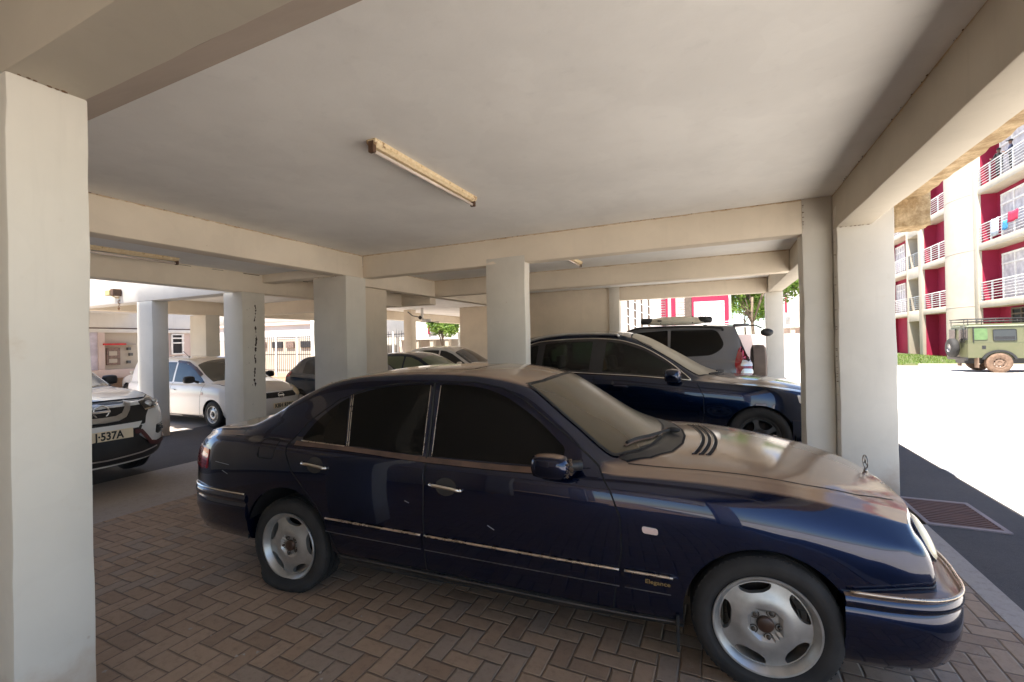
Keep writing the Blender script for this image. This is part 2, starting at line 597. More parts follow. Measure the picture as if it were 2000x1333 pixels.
def wrap(gm, plan, prof, n=5):
    """bumper: an outline in plan (x, y>0 half, ends at y=0) swept with a profile (outward, z)"""
    half = crv(plan, n)
    full = [(x, y) for x, y in half] + [(x, -y) for x, y in half[::-1][1:]]
    P = np.array(full)
    rows = []
    for i in range(len(P)):
        a, b = P[max(i - 1, 0)], P[min(i + 1, len(P) - 1)]
        t = (b - a) / (np.linalg.norm(b - a) + 1e-9)
        nrm = np.array((-t[1], t[0]))
        c = P.mean(0)
        if nrm @ (P[i] - c) < 0: nrm = -nrm
        rows.append([gm.bm.verts.new((P[i][0] + nrm[0] * o, P[i][1] + nrm[1] * o, z)) for o, z in prof])
    for i in range(len(P) - 1):
        for j in range(len(prof) - 1):
            f = gm.bm.faces.new((rows[i][j], rows[i + 1][j], rows[i + 1][j + 1], rows[i][j + 1])); f.smooth = True
    for r in (rows[0], rows[-1]):
        gm.bm.faces.new(r)
    gm.fix()
    return gm
def tyre_bm(Rt, Rr, w, flat=0.0, sag=0.0, n=64):
    g = Gm()
    h = w / 2
    prof = [(Rr - .012, -h * .72), (Rr + .004, -h * .90), (Rr + (Rt - Rr) * .30, -h * 1.0), (Rr + (Rt - Rr) * .36, -h * 1.015), (Rr + (Rt - Rr) * .62, -h * 1.0), (Rr + (Rt - Rr) * .66, -h * .985), (Rr + (Rt - Rr) * .86, -h * .90), (Rt - .004, -h * .78), (Rt, -h * .66)]
    tread = []
    for gy in (-.42, 0, .42):
        tread += [(Rt + .001, h * (gy - .06)), (Rt - .008, h * (gy - .05)), (Rt - .008, h * (gy + .05)), (Rt + .001, h * (gy + .06))]
    prof = prof + tread + [(r, -y) for r, y in prof[::-1]]
    g.lathe(prof, 'Y', n)
    # tread blocks round the shoulder
    for i in range(n):
        a = 2 * math.pi * (i + .5) / n
        M = Matrix.Rotation(-a, 4, 'Y')
        for sg in (-1, 1):
            g.box(Rt - .014, Rt - .004, sg * h * .70, sg * h * .84, -.0055, .0055, M=M)
    if flat:
        for v in g.bm.verts:
            if v.co.z < -(Rt - flat) - .0:
                pass
            lim = -(Rt - flat)
            if v.co.z < -Rr * .8:
                k = (-Rr * .8 - v.co.z) / (Rt - Rr * .8)
                v.co.y *= 1 + sag * math.sin(min(1, max(0, k)) * math.pi) 
            if v.co.z < lim:
                v.co.x *= 1.0 + (lim - v.co.z) * 4
                v.co.z = lim
    return g
def rim_five(Rr, w, slots=5, kid=(.845, .735, .645), spread=(23, 22, 12), rot=0.0):
    """alloy wheel: a dished disc with kidney openings at its edge, outer face at -Y"""
    g = Gm()
    Rd = Rr * .875
    circ = [(Rd * math.cos(2 * math.pi * i / 72), Rd * math.sin(2 * math.pi * i / 72)) for i in range(72)]
    holes = []
    for k in range(slots):
        a0 = rot + 2 * math.pi * k / slots
        pts = []
        q = [(kid[0], -spread[0]), (kid[0] * 1.0, -spread[0] / 3), (kid[0], spread[0] / 3), (kid[0], spread[0]), (kid[1], spread[1]), (kid[2], spread[2]), (kid[2] * .985, 0), (kid[2], -spread[2]), (kid[1], -spread[1])]
        pts = [(Rr * r * math.cos(a0 + R(t)), Rr * r * math.sin(a0 + R(t))) for r, t in q]
        holes.append(fillet(pts, .018, 3))
    V, F = tri2d(circ, holes, .016)
    h = w / 2
    def dish(r): 
        u = r / Rr
        return -h * .80 + .020 * u * u - .010 * math.exp(-((u - .45) / .16) ** 2) + (.012 if u < .30 else 0)
    vs = [g.bm.verts.new((p[0], dish(math.hypot(*p)), p[1])) for p in V]
    fs = [g.bm.faces.new([vs[i] for i in f]) for f in F]
    for f in fs:
        f.normal_update()
        if f.normal.y > 0: f.normal_flip()
    r = bmesh.ops.extrude_face_region(g.bm, geom=fs)
    nv = [e for e in r['geom'] if isinstance(e, bmesh.types.BMVert)]
    bmesh.ops.translate(g.bm, verts=nv, vec=(0, .028, 0))
    for f in g.bm.faces: f.smooth = False
    # lip and barrel
    lip = [(Rr * .86, -h * .64), (Rr * .885, -h * .78), (Rr * .93, -h * .90), (Rr * .965, -h * .99), (Rr * 1.0, -h * 1.0), (Rr * 1.012, -h * .95), (Rr * .99, -h * .85), (Rr * .9, -h * .60)]
    g.lathe(lip, 'Y', 64)
    g.lathe([(Rr * .885, -h * .7), (Rr * .86, h * .4), (Rr * .93, h * .85), (Rr, h * .9)], 'Y', 48)
    g.fix()
    return g
def bolts_bm(rb, n, y, r=.010, rot=0.0):
    g = Gm()
    for k in range(n):
        a = rot + 2 * math.pi * k / n
        M = Matrix.Translation((rb * math.cos(a), y, rb * math.sin(a)))
        g.lathe([(0, .001), (r * .62, .001), (r * .62, -.006), (r * .72, -.006)][:0] + [(r * 1.35, .0), (r * 1.25, .001), (r, .001)], 'Y', 12, M=M)
        g.lathe([(r * .62, .004), (r * .62, -.007), (r * .5, -.009), (0.0, -.009)], 'Y', 6, M=M)
    return g
WELL_N = [0]
def add_wheel(car, x, side, zc, Rt, Rr, w, ytrack, mats, style='five', flat=0.0, sag=0.0, rot=0.0, extras=True):
    """part 'wheel' = the rim, sub-parts tyre, brake_disc, centre_cap, bolt_set; outer face away from the car"""
    if style == 'steel':
        g = rim_five(Rr, w, 9, (.80, .72, .64), (9, 9, 6), rot)
    elif style == 'spoke6':
        g = rim_five(Rr, w, 6, (.84, .60, .42), (21, 20, 12), rot)
    elif style == 'spoke5':
        g = rim_five(Rr, w, 5, (.84, .58, .40), (27, 26, 14), rot)
    else:
        g = rim_five(Rr, w, rot=rot)
    wh = obj('wheel', g, mats['rim'], car, ang=32)
    wh.location = (x, side * ytrack, zc)
    wh.rotation_euler = (0, 0, 0 if side < 0 else math.pi)
    obj('tyre', tyre_bm(Rt, Rr, w, flat, sag), mats['tyre'], wh, ang=40)
    if extras:
        g = Gm(); g.lathe([(0, .0), (Rr * .68, .0), (Rr * .68, .02), (Rr * .3, .03), (0, .03)], 'Y', 32)
        obj('brake_disc', g, mats['brake'], wh)
        g = Gm(); y = -w / 2 * .80 
        g.lathe([(Rr * .165, y + .016), (Rr * .16, y - .002), (Rr * .13, y - .006), (0, y - .007)], 'Y', 24)
        obj('centre_cap', g, mats['cap'], wh)
        obj('bolt_set', bolts_bm(Rr * .26, 5, y + .006, .0150, rot + .6), mats['bolt'], wh)
    return wh
def well(car, x, zc, r, hw, mat, z0=.2):
    """inside of the wheel arch on both sides"""
    a0 = math.asin(max(-1, min(1, (z0 - zc) / r)))
    for sg in (-1, 1):
        g = Gm()
        g2 = [(r + .004, sg * (hw - .03)), (r + .004, sg * (hw - .40)), (0.0, sg * (hw - .40))]
        g.lathe(g2, 'Y', 28, M=Matrix.Translation((x, 0, zc)), a0=a0, a1=math.pi - a0)
        obj('wheel_well', g, mat, car)
def plate(car, txt, M, w, h, mats, tmat, size, dark=False):
    g = Gm(); g.box(-w / 2, w / 2, -h / 2, h / 2, -.006, 0, bev=.003)
    p = obj('number_plate', g, mats, car)
    p.matrix_local = M
    if txt:
        text_part('lettering', txt, size, tmat, p, Matrix.Translation((0, -.004, .0015)), depth=.0012, bold=.0035, font_sx=.86)
    return p
# ------------------------------------------------------------------ materials of the place
def plaster(name, col, stain=(0.42, 0.27, 0.13), top=None, blot=0.25, rough=0.75, grime=0.0, dots=0.0):
    m, nt, b = nmat(name)
    p = wpos(nt)
    n1 = noise(nt, p, 0.9, 5, 0.6)
    n2 = noise(nt, p, 7.0, 6, 0.65)
    n3 = noise(nt, p, 60.0, 3)
    c = mixc(nt, sstep(nt, n1, 0.3, 0.72), tuple(x * (1 - .07) for x in col), tuple(min(1, x * 1.05) for x in col))
    c = mixc(nt, mth(nt, 'MULTIPLY', sstep(nt, n2, 0.62, 0.85), blot), c, stain)
    sx = nd(nt, 'ShaderNodeSeparateXYZ'); nt.links.new(p, sx.inputs[0])
    if top is not None:                       # old dirt and flaking along the joint with the ceiling
        z = mth(nt, 'ADD', sx.outputs[2], mth(nt, 'MULTIPLY', mth(nt, 'SUBTRACT', n2, 0.5), 0.055))
        k = sstep(nt, z, top - 0.022, top - 0.004)
        c = mixc(nt, mth(nt, 'MULTIPLY', k, 0.8), c, stain)
    if grime:                                 # splash marks at the foot
        z = mth(nt, 'ADD', sx.outputs[2], mth(nt, 'MULTIPLY', n2, 0.5))
        k = mth(nt, 'SUBTRACT', 1.0, sstep(nt, z, 0.25, 0.62))
        c = mixc(nt, mth(nt, 'MULTIPLY', k, grime), c, (0.40, 0.24, 0.13))
    if dots:
        v = nd(nt, 'ShaderNodeTexVoronoi'); v.inputs['Scale'].default_value = 3.3
        nt.links.new(p, v.inputs['Vector'])
        k = mth(nt, 'SUBTRACT', 1.0, sstep(nt, mth(nt, 'ADD', v.outputs['Distance'], mth(nt, 'MULTIPLY', n3, 0.03)), 0.028, 0.05))
        c = mixc(nt, mth(nt, 'MULTIPLY', k, dots), c, (0.30, 0.17, 0.08))
    mp = nd(nt, 'ShaderNodeMapping'); mp.inputs['Scale'].default_value = (5.0, 5.0, .35); nt.links.new(p, mp.inputs['Vector'])
    n4 = noise(nt, mp.outputs[0], 1.6, 6, .65)                     # faint run-down streaks
    c = mixc(nt, mth(nt, 'MULTIPLY', sstep(nt, n4, .56, .78), .16), c, tuple(x * .62 for x in col))
    n5 = noise(nt, p, 2.7, 2, .4)                                  # patches of touched-up paint
    c = mixc(nt, mth(nt, 'MULTIPLY', sstep(nt, n5, .545, .565), .10), c, tuple(min(1, x * 1.18) for x in col))
    nt.links.new(c, b.inputs['Base Color'])
    b.inputs['Roughness'].default_value = rough
    b.inputs['Specular IOR Level'].default_value = 0.3
    h = mth(nt, 'ADD', mth(nt, 'MULTIPLY', n3, 0.35), n2)
    bump(nt, b, h, 0.22, 0.006)
    return m
M_beam = plaster('cream_wall_paint', (0.74, 0.65, 0.52), top=3.14, dots=0.25)
M_col = plaster('pale_cream_paint', (0.64, 0.605, 0.53), blot=0.20, grime=0.55, dots=0.35)
M_ceil = plaster('white_ceiling_paint', (0.86, 0.84, 0.80), blot=0.08)
M_white = plaster('white_wall_paint', (0.66, 0.63, 0.58), blot=0.22)
M_pink = plaster('old_pinkish_wall', (0.62, 0.50, 0.45), blot=0.3)
M_red = plaster('crimson_wall_paint', (0.29, 0.018, 0.052), stain=(0.28, 0.025, 0.05), blot=0.25)
M_cream2 = plaster('facade_cream_paint', (0.50, 0.44, 0.355), blot=0.15)
M_void = simple('dark_room', (0.02, 0.02, 0.022), 0.8)
m, nt, b = nmat('rough_bare_concrete'); M_rough = m
p = wpos(nt)
n1 = noise(nt, p, 9, 8, 0.75); n2 = noise(nt, p, 48, 6, 0.7)
nt.links.new(mixc(nt, sstep(nt, n1, .35, .7), (0.38, 0.25, 0.12), (0.72, 0.55, 0.33)), b.inputs['Base Color'])
b.inputs['Roughness'].default_value = .95
bump(nt, b, mth(nt, 'ADD', n1, mth(nt, 'MULTIPLY', n2, .6)), 1.0, .03)
# herringbone paving
m, nt, b = nmat('herringbone_brick_paving'); M_brick = m
p = wpos(nt)
sx = nd(nt, 'ShaderNodeSeparateXYZ'); nt.links.new(p, sx.inputs[0])
Wb = 0.101
wob = noise(nt, p, 5.0, 2)
x = mth(nt, 'ADD', mth(nt, 'DIVIDE', sx.outputs[0], Wb), mth(nt, 'MULTIPLY', wob, .10))
y = mth(nt, 'ADD', mth(nt, 'DIVIDE', sx.outputs[1], Wb), mth(nt, 'MULTIPLY', wob, .10))
ix, iy = mth(nt, 'FLOOR', x), mth(nt, 'FLOOR', y)
fx, fy = mth(nt, 'SUBTRACT', x, ix), mth(nt, 'SUBTRACT', y, iy)
k = mth(nt, 'FLOORED_MODULO', mth(nt, 'SUBTRACT', ix, iy), 4.0)
def eq(v): return mth(nt, 'COMPARE', k, float(v), 0.25)
k1, k2, k3 = eq(1), eq(2), eq(3)
ver = mth(nt, 'ADD', k2, k3)
hor = mth(nt, 'SUBTRACT', 1.0, ver)
u = mth(nt, 'ADD', mth(nt, 'MULTIPLY', hor, mth(nt, 'ADD', fx, k1)), mth(nt, 'MULTIPLY', ver, mth(nt, 'ADD', fy, k2)))
v = mth(nt, 'ADD', mth(nt, 'MULTIPLY', hor, fy), mth(nt, 'MULTIPLY', ver, fx))
d = mth(nt, 'MINIMUM', mth(nt, 'MINIMUM', u, mth(nt, 'SUBTRACT', 2.0, u)), mth(nt, 'MINIMUM', v, mth(nt, 'SUBTRACT', 1.0, v)))
bx = mth(nt, 'SUBTRACT', ix, k1); by = mth(nt, 'SUBTRACT', iy, k2)
cb = nd(nt, 'ShaderNodeCombineXYZ'); nt.links.new(bx, cb.inputs[0]); nt.links.new(by, cb.inputs[1]); nt.links.new(ver, cb.inputs[2])
wnz = nd(nt, 'ShaderNodeTexWhiteNoise'); nt.links.new(cb.outputs[0], wnz.inputs['Vector'])
n1 = noise(nt, p, 1.3, 5, .6); n2 = noise(nt, p, 22, 6, .7); n3 = noise(nt, p, 130, 3)
c = mixc(nt, wnz.outputs[0], (0.335, 0.230, 0.152), (0.41, 0.295, 0.202))
c = mixc(nt, mth(nt, 'MULTIPLY', sstep(nt, wnz.outputs[0], .80, .84), .6), c, (0.27, 0.225, 0.185))
c = mixc(nt, mth(nt, 'MULTIPLY', mth(nt, 'SUBTRACT', 1.0, sstep(nt, wnz.outputs[0], .10, .14)), .3), c, (0.22, 0.155, 0.11))
n0 = noise(nt, p, .75, 4, .55)
c = mixc(nt, mth(nt, 'MULTIPLY', sstep(nt, n0, .60, .72), .4), c, (0.075, 0.055, 0.042))
c = mixc(nt, mth(nt, 'MULTIPLY', sstep(nt, n2, .45, .8), .45), c, (0.10, 0.07, 0.05))
c = mixc(nt, mth(nt, 'MULTIPLY', sstep(nt, n1, .55, .8), .35), c, (0.26, 0.20, 0.15))
vo = nd(nt, 'ShaderNodeTexVoronoi'); vo.inputs['Scale'].default_value = 2.6; nt.links.new(p, vo.inputs['Vector'])
chalk = mth(nt, 'MULTIPLY', mth(nt, 'SUBTRACT', 1.0, sstep(nt, mth(nt, 'ADD', vo.outputs['Distance'], mth(nt, 'MULTIPLY', n2, .14)), .13, .2)), sstep(nt, n3, .42, .62))
c = mixc(nt, mth(nt, 'MULTIPLY', chalk, .5), c, (0.42, 0.37, 0.32))
jt = mth(nt, 'SUBTRACT', 1.0, sstep(nt, mth(nt, 'ADD', d, mth(nt, 'MULTIPLY', mth(nt, 'SUBTRACT', n2, .5), .06)), .012, .05))
c = mixc(nt, mth(nt, 'MULTIPLY', jt, .7), c, (0.05, 0.037, 0.028))
nt.links.new(c, b.inputs['Base Color'])
nt.links.new(mth(nt, 'MULTIPLY_ADD', n2, .3, .58), b.inputs['Roughness'])
hh = mth(nt, 'ADD', mth(nt, 'ADD', sstep(nt, d, .015, .10), mth(nt, 'MULTIPLY', wnz.outputs[0], .35)), mth(nt, 'ADD', mth(nt, 'MULTIPLY', n2, .25), mth(nt, 'MULTIPLY', n3, .15)))
bump(nt, b, hh, .8, .008)
def ground(name, ca, cb_, sc=3.0, rough=.9, speck=None, bmp=.6):
    m, nt, b = nmat(name)
    p = wpos(nt)
    n1 = noise(nt, p, sc * .12, 5, .6); n2 = noise(nt, p, sc * 8, 6, .7); n3 = noise(nt, p, sc * 45, 3)
    c = mixc(nt, sstep(nt, n1, .3, .7), ca, cb_)
    c = mixc(nt, mth(nt, 'MULTIPLY', sstep(nt, n2, .45, .75), .5), c, tuple(x * .6 for x in ca))
    if speck: c = mixc(nt, mth(nt, 'MULTIPLY', sstep(nt, n3, .60, .70), .7), c, speck)
    nt.links.new(c, b.inputs['Base Color'])
    b.inputs['Roughness'].default_value = rough
    bump(nt, b, mth(nt, 'ADD', n3, mth(nt, 'MULTIPLY', n2, .5)), bmp, .008)
    return m
M_asph = ground('worn_asphalt', (0.060, 0.054, 0.054), (0.085, 0.076, 0.074), 3, .9, (0.17, 0.155, 0.15))
M_road = ground('sunlit_road_tone', (0.56, 0.52, 0.47), (0.64, 0.60, 0.55), 2, .9, (0.15, 0.14, 0.13))  # pale base carries the sunlight and throws it back under the building
M_conc = ground('worn_concrete', (0.33, 0.285, 0.25), (0.42, 0.37, 0.325), 3, .85, (0.48, 0.43, 0.38), .4)
M_earth = ground('dry_earth', (0.20, 0.12, 0.07), (0.28, 0.18, 0.11), 2, .95)
M_grass_g = ground('grass_ground', (0.06, 0.085, 0.02), (0.10, 0.10, 0.04), 3, .95)
M_metal = simple('galvanised_metal', (0.50, 0.50, 0.50), .4, .8)
M_iron = simple('painted_iron', (0.045, 0.04, 0.04), .55, .3)
M_rail = simple('white_railing_paint', (0.70, 0.70, 0.70), .45)
M_grail = simple('grey_railing_paint', (0.30, 0.32, 0.34), .45)
M_wood = simple('dark_timber', (0.10, 0.07, 0.05), .7)
M_frame = simple('white_window_frame', (0.78, 0.76, 0.73), .45)
m, nt, b = nmat('window_pane'); M_pane = m
p = wpos(nt); n1 = noise(nt, p, 1.1, 4)
nt.links.new(mixc(nt, sstep(nt, n1, .4, .6), (0.16, 0.15, 0.16), (0.42, 0.38, 0.38)), b.inputs['Base Color'])
b.inputs['Roughness'].default_value = .08
m, nt, b = nmat('lace_curtain'); M_curt = m
p = wpos(nt); wv = nd(nt, 'ShaderNodeTexWave'); wv.inputs['Scale'].default_value = 3.2; wv.inputs['Distortion'].default_value = 2
nt.links.new(p, wv.inputs['Vector'])
nt.links.new(mixc(nt, wv.outputs[0], (0.42, 0.38, 0.40), (0.74, 0.70, 0.70)), b.inputs['Base Color'])
b.inputs['Roughness'].default_value = .8
# ------------------------------------------------------------------ ground and roads
def sheet(name, pts, mat, z=None):
    g = Gm()
    g.ngon([(p[0], p[1], (p[2] if len(p) > 2 else z)) for p in pts])
    return obj(name, g, mat, kind='structure')
def rect(x0, x1, y0, y1): return [(x0, y0), (x1, y0), (x1, y1), (x0, y1)]
sheet('ground', rect(-250, 250, -250, 350), M_earth, -0.125)
sheet('brick_paving', rect(-5.32, 1.43, -5.0, 40), M_brick, 0.0)
sheet('concrete_driveway', [(-7.3, -5, -.10), (-5.32, -5, -.002), (-5.32, 12, -.002), (-7.3, 12, -.10)], M_conc)
sheet('alley_asphalt', rect(-10.4, -7.28, -30, 40), M_asph, -0.104)
sheet('alley_bounce_ground', rect(-19.5, -10.4, -30, 40), M_conc, -0.1035)  # pale sheet added to bounce sunlight onto the alley columns and cars
sheet('alley_paving', rect(-60, -19.5, -30, 40), M_earth, -0.108)
sheet('road', rect(2.42, 9.4, -60, 160), M_road, 0.002)
sheet('parking_road', rect(9.4, 60, -60, 29.9), M_road, -0.002)
g = Gm(); g.box(1.58, 2.42, -60, 160, -.05, .0); obj('shadow_band_asphalt', g, M_asph, kind='structure')  # asphalt cut to the shadow's width, so the material change draws its edge
g = Gm(); g.box(1.43, 1.58, -12, 4.93, -.06, .006, bev=.004); obj('kerb_strip', g, M_conc, kind='structure')
g = Gm(); g.box(1.43, 1.58, 5.69, 40, -.06, .002, bev=.004); obj('kerb_strip', g, M_conc, kind='structure')
g = Gm(); g.box(8.6, 14.28, 30.05, 50, -.05, .06); obj('verge', g, M_grass_g, kind='structure')
g = Gm(); g.box(9.4, 24, 29.9, 30.05, -.05, .12, bev=.01); obj('kerb', g, M_conc, kind='structure')
g = Gm(); g.box(8.45, 8.6, 31, 50, -.05, .12, bev=.01); obj('kerb', g, M_conc, kind='structure')
sheet('far_road', rect(-60, 2.75, 40, 160), M_road, -0.003)
sheet('back_yard', rect(-5.32, 1.43, 13.6, 40), M_road, 0.003)
# ------------------------------------------------------------------ the parking building
from mathutils import noise as mnoise
M_beam_shade = plaster('shade_toned_cream_paint', (0.53, 0.475, 0.385), top=3.14, dots=0.4, blot=.2)  # cream darkened to put shade on the near and right beams
PB = thing('parking_building', 'cream concrete building standing on columns and beams over the parked cars', 'building')
def bx(name, x0, x1, y0, y1, z0, z1, mat, parent=PB, bev=.012, label=None):
    g = Gm(); g.box(x0, x1, y0, y1, z0, z1, bev=bev)
    if name in ('column', 'beam', 'lintel') and bev:      # hand-plastered edges are never quite straight
        d = (x1 - x0, y1 - y0, z1 - z0); ax = d.index(max(d)); n = int(min(40, max(6, d[ax] / .12)))
        es = [e for e in g.bm.edges if abs((e.verts[0].co - e.verts[1].co)[ax]) > .8 * d[ax]]
        bmesh.ops.subdivide_edges(g.bm, edges=es, cuts=n, use_grid_fill=True)
        for v in g.bm.verts:
            q = v.co * 3.1 + Vector((x0, y0, z0))
            v.co += Vector((mnoise.noise(q), mnoise.noise(q + Vector((9, 3, 1))), 0)) * .006 + Vector((mnoise.noise(q * 7), mnoise.noise(q * 7 + Vector((5, 2, 8))), mnoise.noise(q * 7 + Vector((1, 7, 4))) if ax != 2 else 0)) * .0028
    return obj(name, g, mat, parent, ang=35, label=label)
CE, BB = 3.14, 2.76
bx('ceiling', -5.60, 1.86, -4.2, 13.15, CE, 3.42, M_ceil, bev=0)
bx('ceiling', -13.4, -5.602, 5.62, 24, CE + .002, 3.42, M_ceil, bev=0)
bx('ceiling', -7.57, -5.604, -4.2, 5.60, 2.90, 3.41, M_ceil, bev=0)
bx('beam', -7.3, 1.138, .79, 1.05, BB, CE + .01, M_beam_shade)
g = Gm(); g.prism([(1.045, 2.763), (1.53, 3.145), (1.045, 3.145)], -5.459, 1.139, 'X'); g.fix(); obj('haunch_shade_strip', g, plaster('shade_brown_haunch_paint', (.40, .33, .27), blot=.1), PB)  # sloped strip whose darker brown stands in for shade behind the near beam
bx('beam', -7.3, 1.138, -4.1, -3.85, BB, CE + .01, M_beam)
bx('beam', -5.71, -5.46, 1.05, 5.85, BB, CE + .01, M_beam)
bx('beam', -5.71, -5.46, -3.85, .79, BB, CE + .01, M_beam)
bx('beam', -5.46, .862, 5.85, 6.05, BB, CE + .01, M_beam)
bx('beam', 1.14, 1.44, -4.2, 13.14, BB, CE + .01, M_beam_shade)
bx('beam', -7.32, -5.712, 5.36, 5.6, BB, 2.95, M_beam)
bx('beam', -7.57, -7.32, -4.2, 9.2, 2.57, 2.905, M_beam)
bx('beam', -6.45, -6.2, 5.92, 16.35, BB, CE + .01, M_beam)
bx('beam', -6.2, 1.138, 9.05, 9.3, BB, CE + .01, M_beam)
bx('beam', -2.552, 1.138, 12.9, 13.13, BB, CE + .01, M_beam)
bx('beam', -13.4, -6.45, 9.2, 9.45, 2.60, CE + .01, M_beam)
bx('beam', -13.75, -13.4, 9.45, 24, BB, CE + .01, M_beam)
bx('beam', -13.4, -6.3, 22, 22.3, 2.62, CE + .01, M_beam)
bx('column', -6.19, -5.46, 5.46, 5.91, 0, 2.762, M_col)
bx('column', -3.10, -2.48, 5.846, 6.03, 0, BB + .1, M_col)
bx('column', .86, 1.136, 5.846, 6.18, 0, CE + .005, M_col)
bx('column', 1.142, 1.62, 5.685, 6.10, 0, 3.0, M_col)
bx('column', -3.10, -2.592, .788, 1.052, 0, BB + .002, M_col)
bx('column', -6.70, -6.30, 6.60, 7.43, -.1, BB, M_beam)
bx('column', -2.842, -2.55, 12.86, 13.14, 0, CE + .005, M_col)
bx('column', 1.10, 1.47, 12.88, 13.30, 0, BB + .002, M_col)
bx('column', -3.10, -2.592, -4.12, -3.83, 0, BB + .002, M_col)
bx('column', -6.19, -5.46, -4.12, -3.83, 0, BB + .002, M_col)
bx('column', 1.142, 1.62, -4.3, -3.8, 0, BB + .002, M_col)
dc = bx('column', -7.82, -7.322, 4.982, 5.40, -.12, 2.572, M_col, label='column with dark peeling cracks down its shaded side')
bx('column', -12.6, -12.2, 15.95, 16.3, -.12, CE, M_beam)
bx('column', -10.75, -10.35, 22, 22.3, -.12, CE, M_beam)
bx('wall', -6.2, -2.842, 12.92, 13.08, 0, CE + .005, M_beam)
bx('wall', -10.0, -6.2, 16.4, 16.55, -.1, CE + .005, M_beam)
# cantilevered slab edge in bare rough concrete, with its down-stand
g = Gm()
ys = np.linspace(-4.2, 5.69, 90)
rn = random.Random(3)
prev = None
for yy in ys:
    e = 1.845 + rn.uniform(-.012, .012); zz = 2.985 + rn.uniform(-.006, .006)
    cur = [g.bm.verts.new(q) for q in ((1.44, yy, 2.97 + rn.uniform(-.004, .004)), (1.66, yy, 2.975 + rn.uniform(-.008, .008)), (e, yy, zz), (e + .01, yy, 3.4))]
    if prev:
        for i in range(3): g.bm.faces.new((prev[i], prev[i + 1], cur[i + 1], cur[i]))
    prev = cur
g.fix()
obj('slab_edge', g, M_rough, PB, label='rough bare concrete edge of the slab')
g = Gm()
g.box(1.622, 1.905, 5.70, 5.98, 2.70, 3.40)
bmesh.ops.subdivide_edges(g.bm, edges=g.bm.edges[:], cuts=7, use_grid_fill=True)
for v in g.bm.verts: v.co += Vector((rn.uniform(-1, 1), rn.uniform(-1, 1), rn.uniform(-1, 1))) * .007
obj('slab_downstand', g, M_rough, PB, smooth=True, label='rough bare concrete stub beside the outer column')
# peeling cracks on the shaded column
M_crack = simple('black_mould', (0.05, 0.035, 0.025), .95)
g = Gm()
yy = 5.2
for i in range(46):
    z = 2.40 - i * .032
    yy += rn.uniform(-.012, .011)
    if rn.random() < .22: continue
    n = rn.randint(5, 8); r0 = rn.uniform(.004, .022)
    g.ngon([(-7.3195, yy + r0 * rn.uniform(.5, 1.3) * math.cos(6.283 * q / n), z + 1.7 * r0 * rn.uniform(.5, 1.4) * math.sin(6.283 * q / n)) for q in range(n)])
for i in range(14):
    n = 6; r0 = rn.uniform(.003, .008); y0 = rn.uniform(5.03, 5.36); z = rn.uniform(.6, 2.3)
    g.ngon([(-7.3195, y0 + r0 * rn.uniform(.5, 1.3) * math.cos(6.283 * q / n), z + r0 * rn.uniform(.5, 1.4) * math.sin(6.283 * q / n)) for q in range(n)])
obj('peeling_crack', g, M_crack, PB)
# flaking joint along the top of the shaded beam
g = Gm()
y0 = 1.2
while y0 < 8.8:
    L = rn.uniform(.08, .35)
    g.box(-7.322, -7.317, y0, y0 + L, 2.879 + rn.uniform(-.003, .003), 2.886 + rn.uniform(-.003, .003))
    y0 += L + rn.uniform(.05, .4)
obj('flaking_joint', g, M_crack, PB)
# small beads of dirt on the joints between ceiling and beams
M_dirt = simple('joint_dirt', (0.16, 0.095, 0.05), .95)
g = Gm()
def beads(p0, p1, n, out):
    for i in range(n):
        t = rn.random()
        q = Vector(p0).lerp(Vector(p1), t) + Vector(out) * rn.uniform(0, .006)
        g.ico(q, rn.uniform(.0025, .007), 1, (2.2 if p0[1] == p1[1] else .8, 1.6 if p0[0] == p1[0] else .8, .6))
beads((-5.457, 1.1, 3.136), (-5.457, 5.8, 3.136), 30, (1, 0, 0))
beads((-5.4, 5.847, 3.136), (.8, 5.847, 3.136), 36, (0, -1, 0))
beads((1.137, 1.5, 3.136), (1.137, 5.7, 3.136), 26, (-1, 0, 0))
beads((-2.59, .80, 2.757), (-2.59, 1.04, 2.757), 9, (1, 0, 0))
beads((1.16, 5.682, 2.757), (1.42, 5.682, 2.757), 9, (0, -1, 0))
beads((.87, 5.843, 2.75), (.87, 5.843, 3.13), 9, (0, -1, 0))
beads((1.139, 5.75, .5), (1.139, 5.75, 2.7), 22, (-1, 0, 0))
beads((-6.1, 5.457, 2.757), (-5.46, 5.457, 2.757), 9, (0, -1, 0))
obj('joint_dirt', g, M_dirt, PB)
# ------------------------------------------------------------------ wing across the alley
WG = thing('building_wing', 'weathered white wing on columns with a stained lintel across the alley', 'building')
bx('lintel', -26, -7.58, 4.98, 5.26, 2.57, 3.75, M_white, WG)
bx('ceiling', -26, -7.58, 5.26, 9.2, 2.95, 3.7, M_ceil, WG, 0)
bx('beam', -13.6, -13.3, 5.26, 12.5, 2.57, 3.0, M_beam, WG)
bx('beam', -26, -13.6, 12.3, 12.55, 2.6, 3.6, M_white, WG)
bx('column', -10.53, -10.0, 4.984, 5.27, -.12, 2.572, M_col, WG)
bx('column', -16.2, -15.7, 4.984, 5.27, -.12, 2.572, M_col, WG)
bx('column', -21.5, -21.0, 4.984, 5.27, -.12, 2.572, M_col, WG)
bx('column', -14.02, -13.28, 7.95, 8.35, -.12, 2.58, M_col, WG)
bx('column', -14.02, -13.28, 12.2, 12.6, -.12, 2.62, M_col, WG)
